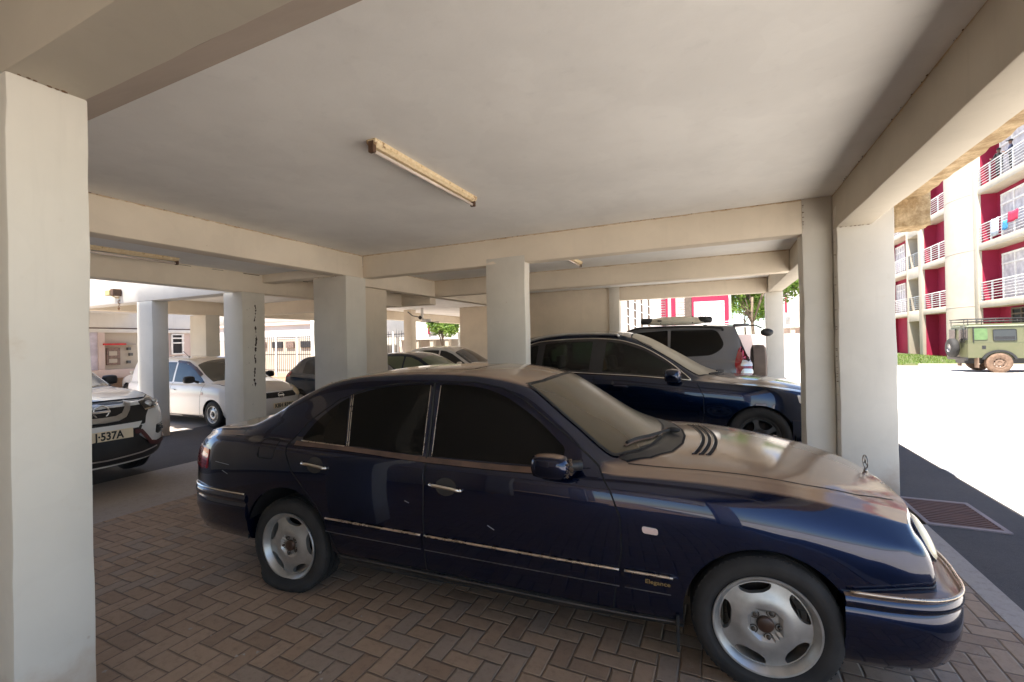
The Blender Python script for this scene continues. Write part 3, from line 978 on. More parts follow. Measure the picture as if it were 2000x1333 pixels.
# ------------------------------------------------------------------ lights on the ceilings
M_rust = None
m, nt, b = nmat('rusty_cream_enamel'); M_rust = m
p = opos(nt); n1 = noise(nt, p, 22, 8, .75); n2 = noise(nt, p, 120, 3)
sx = nd(nt, 'ShaderNodeSeparateXYZ'); nt.links.new(p, sx.inputs[0])
edge = sstep(nt, mth(nt, 'ABSOLUTE', sx.outputs[0]), .012, .044)
endk = sstep(nt, mth(nt, 'ABSOLUTE', sx.outputs[1]), .55, .76)
ru = sstep(nt, mth(nt, 'ADD', n1, mth(nt, 'ADD', mth(nt, 'MULTIPLY', edge, .09), mth(nt, 'MULTIPLY', endk, .12))), .66, .76)
c = mixc(nt, sstep(nt, n1, .35, .6), (0.80, 0.66, 0.44), (0.70, 0.53, 0.30))
nt.links.new(mixc(nt, mth(nt, 'MULTIPLY', ru, .85), c, (0.20, 0.09, 0.035)), b.inputs['Base Color'])
b.inputs['Roughness'].default_value = .6
M_cable = simple('grey_cable', (.20, .19, .18), .6)
M_tube = simple('dusty_tube_glass', (0.70, 0.60, 0.52), .25, var=.06)
M_cap = simple('brown_lamp_holder', (0.10, 0.05, 0.025), .6)
def batten(loc, L, label, rz=0):
    t = thing('tube_light', label, 'ceiling light', loc, rz, 'tube lights on the parking ceilings')
    g = Gm()
    poly = [(-.045, 0), (.045, 0), (.04, -.028), (.018, -.05), (-.018, -.05), (-.04, -.028)]
    g.prism(poly, -L / 2, L / 2, 'Y')
    obj('housing', g, M_rust, t)
    for s in (-1, 1):
        g = Gm(); g.box(-.026, .026, s * (L / 2 - .012) - .017, s * (L / 2 - .012) + .017, -.096, -.012, bev=.006)
        obj('lamp_holder', g, M_cap, t)
    g = Gm(); g.tube([(0, -L / 2 + .02, -.078), (0, L / 2 - .02, -.078)], .0145, 12)
    obj('lamp_tube', g, M_tube, t)
    return t
batten((-2.30, 3.33, CE), 1.52, 'rusty tube light fitting in the middle of the bay ceiling above the dusty blue sedan')
batten((-6.92, 3.10, 2.90), 1.35, 'long dull tube light on the left bay ceiling, half hidden by the near column')
batten((-2.39, 7.9, CE), 1.0, 'short end of a tube light behind the beam above the dark blue estate car')
t = thing('flood_light', 'small rusty yellow flood light on the stained white lintel', 'flood light', (-11.22, 4.98, 2.79))
g = Gm(); g.box(-.13, .05, -.16, -.03, -.06, .05, bev=.012); obj('housing', g, simple('yellowed_enamel', (0.50, 0.40, 0.16), .5), t)
g = Gm(); g.box(.05, .17, -.15, -.0, -.07, .07, bev=.015); obj('rear_box', g, M_cap, t)
g = Gm(); g.tube([(.0, -.1, -.06), (.03, -.04, -.10), (.06, 0, -.10)], .012, 8); obj('bracket', g, M_rust, t)
g = Gm()
for i in range(10):
    g.ngon([(.05 + rn.uniform(-.05, .06) + .014 * math.cos(q), -.0035, -.16 - i * .022 + .02 * math.sin(q)) for q in np.linspace(0, 5.6, 7)])
obj('rust_stain', g, simple('rust_run', (0.50, 0.27, 0.13), .9), t)
# ------------------------------------------------------------------ drain
t = thing('drain_grate', 'rusty slotted drain grate set in the asphalt beside the outer column', 'drain grate', (1.85, 5.31, 0))
M_dr = simple('rusty_iron', (0.13, 0.065, 0.05), .7, .2)
M_drf = simple('grate_surround', (0.27, 0.22, 0.215), .85)
g = Gm()
g.box(-.27, .27, -.37, -.33, .001, .012); g.box(-.27, .27, .33, .37, .001, .012)
g.box(-.27, -.235, -.33, .33, .001, .012); g.box(.235, .27, -.33, .33, .001, .012)
obj('surround', g, M_drf, t)
g = Gm(); g.box(-.235, .235, -.33, .33, .0005, .002); obj('pit', g, M_void, t)
for i in range(13):
    pass
g = Gm()
for i in range(14):
    y0 = -.32 + i * .0475
    g.box(-.235, .235, y0, y0 + .027, .002, .010)
obj('bars', g, M_dr, t)
# ------------------------------------------------------------------ car materials
P_navy = paint('navy_car_paint', (0.0010, 0.0066, 0.034), dust=(0.275, 0.175, 0.108), dust_up=.93, dust_all=.002, metal=.8, rough=.24)
P_blue2 = paint('dark_blue_car_paint', (0.0010, 0.0085, 0.034), dust=(0.22, 0.155, 0.11), dust_up=.72, dust_all=.005, metal=.85, rough=.24)
P_white = paint('white_car_paint', (0.78, 0.78, 0.77), dust=(0.50, 0.42, 0.33), dust_up=.30, dust_all=.06, metal=0, rough=.35, zdust=.3)
P_white2 = paint('dusty_white_car_paint', (0.76, 0.74, 0.70), dust=(0.55, 0.44, 0.31), dust_up=.55, dust_all=.08, metal=0, rough=.38, zdust=.3)
P_silver = paint('grey_silver_car_paint', (0.14, 0.14, 0.15), dust=(0.20, 0.18, 0.13), dust_up=.4, dust_all=.08, metal=.5, rough=.38)
P_dark = paint('dark_teal_car_paint', (0.006, 0.022, 0.045), dust=(0.30, 0.22, 0.16), dust_up=.5, dust_all=.06, metal=.4, rough=.3)
P_green = paint('sage_green_car_paint', (0.105, 0.108, 0.055), dust=(0.15, 0.13, 0.085), dust_up=.4, dust_all=.25, metal=0, rough=.5, coat=.3, zdust=.5)
P_lime = paint('light_green_car_paint', (0.30, 0.46, 0.22), dust_up=.2, metal=.2)
P_teal = paint('teal_blue_car_paint', (0.03, 0.12, 0.20), dust_up=.2, metal=.3)
P_redc = paint('dark_red_car_paint', (0.25, 0.01, 0.02), dust_up=.2, metal=.2)
def glass(name, col, rough=.05, dust=0.0, dcol=(0.26, 0.20, 0.13), spec=.45):
    m, nt, b = nmat(name)
    p = opos(nt); n1 = noise(nt, p, 1.6, 3, .5); n2 = noise(nt, p, 30, 2)
    f = mth(nt, 'MULTIPLY', mth(nt, 'MULTIPLY_ADD', n1, .35, .82), dust)
    f = mth(nt, 'MINIMUM', f, .97)
    nt.links.new(mixc(nt, f, tuple(col), dcol), b.inputs['Base Color'])
    nt.links.new(mth(nt, 'MULTIPLY_ADD', f, .32, mth(nt, 'MULTIPLY_ADD', n2, .02, rough)), b.inputs['Roughness'])
    b.inputs['Specular IOR Level'].default_value = spec
    return m
def clear_glass(name, tint, gl=.08):
    m = bpy.data.materials.new(name); m.use_nodes = True; nt = m.node_tree
    nt.nodes.remove(nt.nodes['Principled BSDF'])
    tb = nd(nt, 'ShaderNodeBsdfTransparent'); tb.inputs[0].default_value = (*tint, 1)
    gb = nd(nt, 'ShaderNodeBsdfGlossy'); gb.inputs['Roughness'].default_value = .02
    fr = nd(nt, 'ShaderNodeFresnel'); fr.inputs[0].default_value = 1.5
    mx = nd(nt, 'ShaderNodeMixShader')
    nt.links.new(fr.outputs[0], mx.inputs[0]); nt.links.new(tb.outputs[0], mx.inputs[1]); nt.links.new(gb.outputs[0], mx.inputs[2])
    nt.links.new(mx.outputs[0], nt.nodes['Material Output'].inputs[0])
    MATS[name] = m
    return m
G_see = clear_glass('green_tinted_car_glass', (.16, .24, .19))
G_tint = glass('dark_tinted_glass', (0.005, 0.0048, 0.0045), .015, .008, (0.09, 0.07, 0.05), .14)
G_dusty = glass('dust_covered_windscreen', (0.028, 0.024, 0.015), .07, .42, (0.125, 0.092, 0.052))
G_green = glass('dark_green_glass', (0.004, 0.010, 0.007), .02, .02)
G_beige = glass('pale_dusty_windscreen', (0.10, 0.09, 0.06), .08, .75, (0.44, 0.38, 0.27))  # pale beige dust over most of the glass
G_plain = glass('grey_car_glass', (0.030, 0.034, 0.036), .03, .06)
G_blueg = glass('blue_grey_windscreen', (0.035, 0.037, 0.043), .05, .05)
G_leafy = glass('green_tint_leaf_glass', (0.15, 0.19, 0.11), .05, .2, (.3, .3, .2))  # green is glass tint, and leaf reflections put into the dark saloon's windscreen
M_black = simple('black_plastic', (0.016, 0.015, 0.015), .5, var=.2)
M_rubber = simple('black_rubber', (0.013, 0.0125, 0.012), .75, var=.25, bmp=.1)
M_tyre = simple('dusty_tyre_rubber', (0.020, 0.0185, 0.0175), .8, var=.3, scale=9, bmp=.25)
M_tyre2 = simple('mud_coated_tyre', (0.16, 0.10, 0.065), .9, var=.25, scale=9)
M_alloy = simple('silver_alloy', (0.46, 0.45, 0.43), .38, .75, var=.12, scale=14)
M_steel = simple('bare_steel', (0.40, 0.40, 0.40), .4, .85)
M_mud = simple('mud_coated_steel', (0.17, 0.11, 0.075), .85)
M_chrome = simple('chrome', (0.74, 0.72, 0.68), .10, 1.0, var=.05)
M_dchrome = simple('dusty_chrome', (0.55, 0.45, 0.35), .28, .85, var=.2, scale=20)
M_brk = simple('dark_brake', (0.030, 0.022, 0.018), .7, .2)
M_capb = simple('brown_hub_cap', (0.045, 0.022, 0.013), .35)
M_bolt = simple('dark_bolt', (0.08, 0.065, 0.052), .5, .6)
M_dbelt = simple('dusty_brown_rubber', (0.095, 0.055, 0.038), .75, var=.3, scale=10)
M_gap = simple('panel_gap', (0.004, 0.004, 0.005), .9)
M_redl = simple('red_lamp_lens', (0.42, 0.012, 0.02), .12, coat=1, var=.2, scale=20)
M_redd = simple('dark_red_lamp_lens', (0.22, 0.008, 0.012), .12, coat=1)
M_clear = simple('clear_lamp_lens', (0.62, 0.60, 0.58), .08, .3, coat=1)
M_cream = simple('cream_lamp_lens', (0.84, 0.72, 0.48), .45, 0, coat=.4, var=.05)  # even cream base; on the saloon it stands for sun on the lens
M_ind = simple('pinkish_indicator_lens', (0.62, 0.47, 0.42), .2, coat=.6, var=.08)
M_lampd = simple('dark_lamp_inside', (0.06, 0.06, 0.065), .2, .4, coat=1)
M_pltw = simple('cream_plate', (0.78, 0.66, 0.46), .5, var=.05)
M_pltd = simple('black_lettering', (0.02, 0.018, 0.015), .6)
M_gold = simple('gold_script', (0.34, 0.235, 0.085), .4, .6)
M_seat = simple('seat_cloth', (0.05, 0.05, 0.05), .9)
M_silv = simple('silver_plastic_trim', (0.55, 0.54, 0.52), .3, .8)
WM = dict(rim=M_alloy, tyre=M_tyre, brake=M_brk, cap=M_capb, bolt=M_bolt)
WM2 = dict(rim=M_steel, tyre=M_tyre, brake=M_brk, cap=M_black, bolt=M_bolt)
WM3 = dict(rim=M_mud, tyre=M_tyre2, brake=M_brk, cap=M_mud, bolt=M_mud)
def poly_gap(sh, car, name, paths, w=.007, off=.0012, mat=None, plane='side', side=-1):
    for p in paths:
        g = Gm(); sh.ribbon(g, p, w, plane, off, side)
        o = obj(name, g, mat or M_gap, car)
    return o
def trim(sh, car, name, paths, r, mat, off=.003, plane='side', side=-1, closed=False):
    for p in paths:
        g = Gm(); sh.tubeline(g, p, r, plane, off, side, closed=closed)
        o = obj(name, g, mat, car, smooth=False)
    return o
def mirror(car, c, size, paintm, base, ry=0.0, glassm=None, name='wing_mirror', rz=0):
    g = Gm()
    bmesh.ops.create_cube(g.bm, size=1.0)
    bmesh.ops.subdivide_edges(g.bm, edges=g.bm.edges[:], cuts=5, use_grid_fill=True)
    for v in g.bm.verts:
        p = v.co * 2
        q = Vector((p.x * math.sqrt(1 - p.y ** 2 / 2 - p.z ** 2 / 2 + p.y ** 2 * p.z ** 2 / 3), p.y * math.sqrt(1 - p.x ** 2 / 2 - p.z ** 2 / 2 + p.x ** 2 * p.z ** 2 / 3), p.z * math.sqrt(1 - p.x ** 2 / 2 - p.y ** 2 / 2 + p.x ** 2 * p.y ** 2 / 3)))
        q = q * .62 + p * .38
        v.co = Vector((q.x * size[0] / 2, q.y * size[1] / 2, q.z * size[2] / 2))
    o = obj(name, g, paintm, car, smooth=True)
    o.location = c; o.rotation_euler = (0, ry, rz)
    g = Gm()
    a = Vector(base) - Vector(c)
    a = Matrix.Rotation(-rz, 3, 'Z') @ a
    g.tube([a * 1.0, a * .62, a * .3], [.028, .024, .03], 8)
    obj('mirror_foot', g, M_black, o)
    return o
# ------------------------------------------------------------------ the dusty blue sedan
NB = Vector((-2.627, 2.07, 0)); NA = R(4.74)
SC = Vector((-2.627, 2.07, 0)) + Vector((-math.sin(NA), math.cos(NA), 0)) * .88
SED = thing('parked_car', 'dark blue dusty saloon with a flat rear tyre, nearest car, parked across the brick paving', 'car', SC, NA)
sp = dict(x=(-1.10, 3.54), ra=.45, rb=.55, kc=6, mid=.60, bulF=.05, bulR=.06,
    endF=[3.46, 3.475, 3.475, 3.46, 3.43, 3.405, 3.40, 3.405, 3.425, 3.45, 3.485, 3.505, 3.515],
    endR=[-1.00, -1.02, -1.03, -1.035, -1.04, -1.03, -1.01, -1.0, -1.0, -1.01, -1.04, -1.06, -1.07],
    hw={-1.1: .70, -1.0: .765, -.85: .825, -.5: .872, 0: .892, 1.2: .90, 2.4: .893, 2.9: .882, 3.2: .855, 3.4: .80, 3.54: .72},
    zs={-1.1: .30, -.5: .24, .4: .235, 2.4: .205, 2.9: .25, 3.2: .30, 3.54: .30},
    belt={-1.1: .91, -.9: .965, -.5: .982, 0: .972, 1: .948, 2: .932, 2.6: .922, 3.0: .880, 3.3: .812, 3.54: .73},
    inset={-1.1: .10, -.5: .085, 0: .075, 2: .070, 2.6: .085, 3.1: .10, 3.54: .10},
    zc={-1.1: .965, -1.0: 1.005, -.75: 1.025, -.50: 1.042, -.40: 1.075, -.1: 1.255, .12: 1.365, .40: 1.432, .65: 1.452, .95: 1.457, 1.2: 1.455, 1.45: 1.432, 1.66: 1.380, 2.0: 1.195, 2.34: 1.012, 2.46: .984, 2.6: .985, 2.9: .958, 3.2: .905, 3.42: .845, 3.54: .80},
    ze={-1.1: .945, -.9: 1.000, -.62: 1.028, -.50: 1.050, -.35: 1.112, -.1: 1.245, .12: 1.338, .3: 1.380, .6: 1.408, 1.0: 1.420, 1.35: 1.396, 1.6: 1.335, 1.9: 1.13, 2.15: .962, 2.3: .957, 2.6: .952, 3.0: .908, 3.3: .848, 3.54: .765},
    ye={-1.1: .60, -.9: .66, -.55: .68, -.1: .655, .3: .63, .6: .615, 1.0: .61, 1.35: .612, 1.6: .625, 1.9: .675, 2.15: .725, 2.4: .715, 3.0: .665, 3.3: .60, 3.54: .54},
    arch=[(0.0, .315, .372), (2.808, .315, .352)])
S = Shell(sp, 210, 5)
obj('body', S.bm, P_navy, SED, smooth=True)
well(SED, 0, .315, .372, .89, M_black, .29); well(SED, 2.808, .315, .352, .885, M_black, .31)
g = Gm(); g.box(.36, 2.46, -.80, .80, .20, .26); g.box(-.9, -.35, -.72, .72, .26, .4); g.box(3.2, 3.4, -.6, .6, .30, .4)
obj('underbody', g, M_black, SED)
add_wheel(SED, 2.808, -1, .315, .315, .2215, .205, .775, WM, rot=.55)
add_wheel(SED, 2.808, 1, .315, .315, .2215, .205, .775, WM, rot=.2)
add_wheel(SED, 0, -1, .298, .315, .2215, .205, .757, WM, rot=.15, flat=.036, sag=.42).children[0]
add_wheel(SED, 0, 1, .315, .315, .2215, .205, .775, WM, rot=.9)
for w in SED.children:
    if w.name.startswith('wheel') and abs(w.location.z - .298) < 1e-4:
        w.location.z = .279; w.location.x = -.022
for side in (-1, 1):
    # doors
    fd = [(1.062, .305), (1.056, .62), (1.058, .93), (1.040, 1.15), (1.012, 1.375), (1.28, 1.378), (1.47, 1.345), (1.60, 1.285), (1.86, 1.105), (2.06, .955), (2.125, .86), (2.172, .74), (2.178, .58), (2.150, .42), (2.13, .275)]
    rd = [(1.05, .305), (1.044, .62), (1.046, .93), (1.028, 1.15), (1.0, 1.375), (.72, 1.362), (.50, 1.325), (.30, 1.255), (.08, 1.10), (-.03, .96), (-.01, .90), (.05, .80), (.16, .70), (.27, .60), (.35, .48), (.40, .36), (.42, .30)]
    fdo = S.patch('door', fd, P_navy, SED, off=.0022, sp=.035, side=side)
    rdo = S.patch('door', rd, P_navy, SED, off=.0022, sp=.035, side=side)
    poly_gap(S, SED, 'door_seam', [fd[:5], fd[8:], [fd[-1], fd[0]], rd[9:], [rd[-1], rd[0]], [fd[4], fd[5], fd[6], fd[7], fd[8]], rd[4:10]], w=.0075, off=.0034, side=side)
    # windows
    wf = fillet([(1.075, .948), (1.862, .942), (1.872, 1.035), (1.70, 1.180), (1.50, 1.298), (1.36, 1.343), (1.20, 1.360), (1.050, 1.364)], [.02, .01, .02, .3, .3, .2, .2, .02])
    wr = fillet([(.470, .975), (1.022, .952), (.983, 1.362), (.75, 1.352), (.56, 1.325), (.408, 1.285)], [.01, .02, .02, .2, .2, .02])
    wq = fillet([(.065, .990), (.438, .977), (.378, 1.272), (.29, 1.222), (.15, 1.11)], [.03, .01, .01, .1, .1])
    for wpoly, dr in ((wf, fdo), (wr, rdo), (wq, rdo)):
        S.patch('window', wpoly, G_tint, dr, off=.0034, sp=.04, side=side, skirt=.001)
    # rubber and chrome lines round the windows
    poly_gap(S, SED, 'belt_strip', [[(.03, .968), (.44, .960), (1.0, .936), (1.5, .925), (1.90, .925)]], w=.026, off=.006, mat=M_dbelt, side=side)
    trim(S, SED, 'window_bar', [[(.452, .975), (.393, 1.282)], [(.466, .975), (.407, 1.288)], [(1.018, .955), (.983, 1.355)], [(1.078, .955), (1.054, 1.355)]], .0022, M_dchrome, .004, side=side)
    trim(S, SED, 'quarter_trim', [[(.07, .985), (.436, .972)]], .004, M_dchrome, .005, side=side)
    trim(S, SED, 'rubber_seal', [[(1.048, .94), (1.032, 1.15), (1.006, 1.37)]], .007, M_rubber, .003, side=side)
    # moulding with its chrome edge, in three lengths
    for xa, xb in ((.345, 1.040), (1.064, 2.164), (2.190, 2.445)):
        zf = lambda x: .537 - .0235 * (x - .34)
        pts = [(x, zf(x)) for x in np.linspace(xa, xb, 6)]
        low = [(x, zf(x) - .088) for x in np.linspace(xb, xa, 6)]
        pl = pts + low
        if xb > 2.4: pl = fillet(pl, [0] * 5 + [.03] + [.05] + [0] * 5)
        mo = S.patch('moulding', pl, P_navy, SED, off=.012, sp=.04, side=side, skirt=.012)
        g = Gm(); S.tubeline(g, [(x, z - .004) for x, z in pts][:6] if xb < 2.4 else [(x, z - .004) for x, z in pts[:5]] + [(xb - .03, zf(xb) - .004)], .0065, 'side', .011, side)
        obj('chrome_strip', g, M_dchrome, mo)
        g = Gm(); S.tubeline(g, [(x, zf(x) - .086) for x in np.linspace(xa, xb - (.04 if xb > 2.4 else 0), 6)], .0028, 'side', .011, side, n=5)
        obj('lower_edge', g, M_silv if False else simple('dull_edge', (.10, .09, .085), .4, .4) if 'dull_edge' not in MATS else MATS['dull_edge'], mo)
    # handles
    for hx, hz, dr in ((.245, .852, rdo), (1.20, .803, fdo)):
        poly = [(hx - .0 + .066 * math.cos(a), hz + .050 * math.sin(a)) for a in np.linspace(0, 6.283, 25)[:-1]]
        cup = S.patch('handle_cup', poly, M_black if side < 0 else M_black, dr, off=.0028, sp=.02, side=side, skirt=.0005)
        L = S.line3([(hx - .098, hz + .004), (hx - .05, hz + .003), (hx + .05, hz - .006), (hx + .095, hz - .012)], 'side', .018, side)
        g = Gm(); g.tube(L, [.008] + [.0105] * (len(L) - 2) + [.008], 10)
        for q in (L[0], L[-1]):
            g.ico(q + Vector((0, -side * .008, 0)), .013, 1)
        obj('door_handle', g, M_chrome, dr)
    # repeater lamp
    S.patch('side_repeater', fillet([(2.275, .712), (2.350, .706), (2.352, .678), (2.280, .682)], .018), M_ind, SED, off=.009, sp=.02, side=side, skirt=.009)
    # rear lamp
    tl = S.patch('tail_light', fillet([(-.80, .735), (-.795, .875), (-1.03, .885), (-1.03, .735)], .02), M_redl, SED, off=.006, sp=.03, side=side, skirt=.007)
    g = Gm()
    for z in (.765, .79, .815, .84): S.ribbon(g, [(-1.02, z), (-.81, z)], .006, 'side', .0065, side)
    obj('lens_rib', g, M_redd, tl)
    # black sill below the doors
    S.patch('sill', [(.40, .295), (1.1, .292), (2.12, .272), (2.44, .262), (2.44, .215), (1.1, .238), (.36, .24)], M_black, SED, off=.004, sp=.04, side=side)
    g = Gm(); S.tubeline(g, [(.42, .285), (1.1, .282), (2.44, .25)], .004, 'side', .006, side); obj('sill_edge', g, MATS['dull_edge'], SED)
    g = Gm(); g.box(2.425, 2.44, side * .70, side * .885, .125, .30, bev=.004); obj('mud_flap', g, M_rubber, SED)
    # head lamps: a large and a small oval each side
    for y0, z0, ry, rz in ((side * .555, .69, .122, .10), (side * .32, .665, .095, .082)):
        c, nrm = S.hit((y0, z0), 'front')
        M = Matrix.Translation(c) @ nrm.to_track_quat('X', 'Z').to_matrix().to_4x4()
        M = M @ Matrix.Translation((-.008, 0, 0)); g = Gm(); g.ico((0, 0, 0), 1, 3, (.024, ry, rz), M=M)
        hl = obj('headlight', g, M_cream, SED)
        g = Gm(); g.tube([M @ Vector((-.004, ry * 1.03 * math.cos(a), rz * 1.03 * math.sin(a))) for a in np.linspace(0, 6.283, 33)[:-1]], .007, 8, closed=True)
        obj('lamp_rim', g, P_navy, hl)
S_gap = poly_gap(S, SED, 'fuel_flap_seam', [fillet([(-.275, .865), (-.125, .862), (-.115, .985), (-.27, .985), ], .03) + [(-.26, .866)]], w=.006, off=.0014)
# glass at front and back
ws = fillet([(2.355, 0), (2.35, .2), (2.31, .42), (2.235, .60), (2.13, .685), (1.90, .645), (1.70, .605), (1.60, .575), (1.645, .40), (1.665, .2), (1.67, 0), (1.665, -.2), (1.645, -.40), (1.60, -.575), (1.70, -.605), (1.90, -.645), (2.13, -.685), (2.235, -.60), (2.31, -.42), (2.35, -.2)], .03)
S.patch('windscreen', ws, G_dusty, SED, plane='top', off=.006, sp=.03, skirt=.002)
poly_gap(S, SED, 'windscreen_seal', [ws], w=.018, off=.0068, mat=M_rubber, plane='top')
cw = [(2.36, 0), (2.355, .2), (2.315, .42), (2.24, .60), (2.15, .69), (2.19, .70), (2.31, .62), (2.42, .44), (2.475, .22), (2.49, 0), (2.475, -.22), (2.42, -.44), (2.31, -.62), (2.19, -.70), (2.15, -.69), (2.24, -.60), (2.315, -.42), (2.355, -.2)]
S.patch('cowl', cw, M_black, SED, plane='top', off=.003, sp=.05)
poly_gap(S, SED, 'bonnet_seam', [[(2.19, -.705), (2.31, -.63), (2.42, -.45), (2.478, -.22), (2.494, 0), (2.478, .22), (2.42, .45), (2.31, .63), (2.19, .705)]], w=.014, off=.0035, plane='top')
poly_gap(S, SED, 'bonnet_seam', [[(2.20, s * .715), (2.6, s * .70), (3.0, s * .655), (3.25, s * .60), (3.42, s * .50)] for s in (-1, 1)], w=.008, plane='top')
rw = fillet([(-.41, 0), (-.41, .3), (-.43, .57), (-.15, .555), (.13, .52), (.17, .25), (.18, 0), (.17, -.25), (.13, -.52), (-.15, -.555), (-.43, -.57), (-.41, -.3)], .05)
S.patch('rear_window', rw, G_dusty, SED, plane='top', off=.006, sp=.03, skirt=.002)
trim(S, SED, 'rear_window_trim', [[(-.47, s * .615), (-.15, s * .60), (.12, s * .57)] for s in (-1, 1)], .006, M_dchrome, .004, plane='top')
poly_gap(S, SED, 'boot_seam', [[(-.52, s * .63), (-.75, s * .66), (-1.0, s * .63)] for s in (-1, 1)] + [[(-.52, -.63), (-.48, 0), (-.52, .63)]], w=.008, plane='top')
poly_gap(S, SED, 'sunroof_seam', [fillet([(.78, -.40), (1.16, -.40), (1.18, 0), (1.16, .40), (.78, .40), (.77, 0)], .04) + [(.78, -.36)]], w=.008, plane='top')
poly_gap(S, SED, 'roof_joint', [[(1.585, -.57), (1.635, -.38), (1.655, 0), (1.635, .38), (1.585, .57)]], w=.007, plane='top', off=.004)
# bonnet louvres: three curved slots
for k in range(3):
    g = Gm(); S.ribbon(g, [(2.605 + .036 * k - .32 * y * y, y) for y in np.linspace(-.46, .46, 15)], .019, 'top', .0025)
    lv = obj('bonnet_louvre', g, M_gap, SED)
    g = Gm(); S.tubeline(g, [(2.592 + .036 * k - .32 * y * y, y) for y in np.linspace(-.46, .46, 15)], .004, 'top', .003)
    obj('louvre_lip', g, P_navy, lv)
# wiper
a = S.line3([(2.40, .02), (2.36, -.10), (2.28, -.34), (2.175, -.58)], 'top', .022)
g = Gm(); g.tube(a, .009, 8); g.ico(a[0] + Vector((.02, 0, 0)), .032, 2, (1.4, 1, .6))
wp = obj('wiper', g, M_rubber, SED)
a = S.line3([(2.385, .12), (2.30, -.30), (2.17, -.60)], 'top', .010)
g = Gm(); g.tube(a, .006, 6); obj('wiper_blade', g, M_dbelt, wp)
# bumpers
fb = [(3.105, .868), (3.30, .862), (3.44, .825), (3.545, .725), (3.60, .56), (3.635, .34), (3.645, 0)]
g = Gm(); wrap(g, fb, [(-.06, .530), (-.02, .528), (.022, .518), (.030, .500), (.028, .478), (.018, .470), (.024, .455), (.026, .40), (.020, .338), (.008, .330), (.006, .300), (-.015, .235), (-.06, .190), (-.14, .185)])
fbo = obj('front_bumper', g, P_navy, SED, ang=50)
g = Gm(); pl = crv(fb, 6); g.tube([(x + .02, y + .012 * (y > .6), .532) for x, y in pl] + [(x + .02, -y - .012 * (y > .6), .532) for x, y in pl[::-1][1:]], .007, 8)
obj('bumper_chrome', g, M_dchrome, fbo)
rb = [(-.36, .868), (-.60, .855), (-.82, .825), (-.98, .765), (-1.06, .66), (-1.10, .40), (-1.11, 0)]
g = Gm(); wrap(g, rb, [(-.10, .625), (-.02, .615), (.022, .595), (.030, .57), (.026, .548), (.016, .54), (.022, .525), (.024, .45), (.012, .41), (.006, .36), (-.02, .29), (-.08, .26), (-.14, .26)])
rbo = obj('rear_bumper', g, P_navy, SED, ang=50)
g = Gm(); pl = crv(rb, 6); g.tube([(x - .012 * (x < -.8), y + .014, .603) for x, y in pl] + [(x - .014, -y - .014, .603) for x, y in pl[::-1][1:]], .007, 8)
obj('bumper_chrome', g, M_chrome, rbo)
# grille with a chrome frame, star on its stem
gp = [(y, z) for y, z in [(-.30, .745), (-.20, .775), (0, .785), (.20, .775), (.30, .745), (.27, .60), (.22, .56), (-.22, .56), (-.27, .60)]]
gr = S.patch('grille', gp, M_black, SED, plane='front', off=.004, sp=.05, skirt=.006)
trim(S, SED, 'grille_frame', [gp], .009, M_chrome, .006, plane='front', closed=True)
g = Gm(); S.tubeline(g, [(3.49, -.46), (3.52, -.25), (3.528, 0), (3.52, .25), (3.49, .46)], .005, 'top', .001); obj('bonnet_edge_chrome', g, M_dchrome, SED)
c = S.hit((3.475, 0), 'top')[0]
g = Gm(); g.tube([c, c + Vector((0, 0, .022))], [.012, .006], 10)
cz = c + Vector((0, 0, .060)); rr = .037
g.tube([cz + Vector((0, rr * math.cos(a), rr * math.sin(a))) for a in np.linspace(0, 6.283, 41)[:-1]], .0028, 6, closed=True)
for a in (90, 210, 330): g.tube([cz, cz + Vector((0, rr * math.cos(R(a)), rr * math.sin(R(a))))], [.0042, .0014], 6)
obj('bonnet_star', g, simple('dark_chrome_star', (.22, .21, .20), .25, .9), SED)
# mirrors: the near one is folded back, its broken inner end showing
mm = mirror(SED, (1.835, -.945, .985), (.205, .125, .125), P_navy, (1.975, -.85, .975), rz=-.10)
g = Gm()
rn2 = random.Random(5)
for i in range(34):
    q = Vector((.092 + rn2.uniform(-.008, .016), rn2.uniform(-.034, .034), rn2.uniform(-.038, .038))); r_ = rn2.uniform(.003, .0065)
    g.box(q.x - r_, q.x + r_, q.y - r_ * .8, q.y + r_ * .8, q.z - r_ * rn2.uniform(.4, 1.6), q.z + r_, M=Matrix.Translation(q) @ Matrix.Rotation(rn2.uniform(0, 3), 4, 'Y') @ Matrix.Translation(-q))
obj('broken_hinge', g, simple('rusty_hinge', (.09, .06, .04), .8, .2, var=.5, scale=30), mm)
S.patch('mirror_mount', fillet([(1.88, .945), (2.02, .950), (1.885, 1.04)], .01), P_navy, SED, off=.010, sp=.03, skirt=.008)
mirror(SED, (1.93, .98, 1.0), (.11, .20, .125), P_navy, (1.95, .82, .96))
# gold script on the moulding
c, nrm = S.hit((2.345, .452), 'side', -1)
text_part('badge_script', 'Elegance', .027, M_gold, SED, Matrix.Translation(c + nrm * .0135) @ Matrix.Rotation(R(-1.35), 4, 'Y').inverted() @ Matrix.Rotation(R(90), 4, 'X'), depth=.0006, bold=.0004, font_sx=1.25)
# grime and scratches
M_scr = simple('scratched_paint', (.25, .25, .27), .5)
for pts in ([(-.70, .80), (-.62, .795), (-.55, .79)], [(-.62, .745), (-.56, .725)], [(1.46, .62), (1.50, .60)], [(.93, .70), (.96, .69)]):
    g = Gm(); S.ribbon(g, pts, .005, 'side', .0028 if pts[0][0] > 0 else .001)
    obj('paint_scratch', g, M_scr, SED)
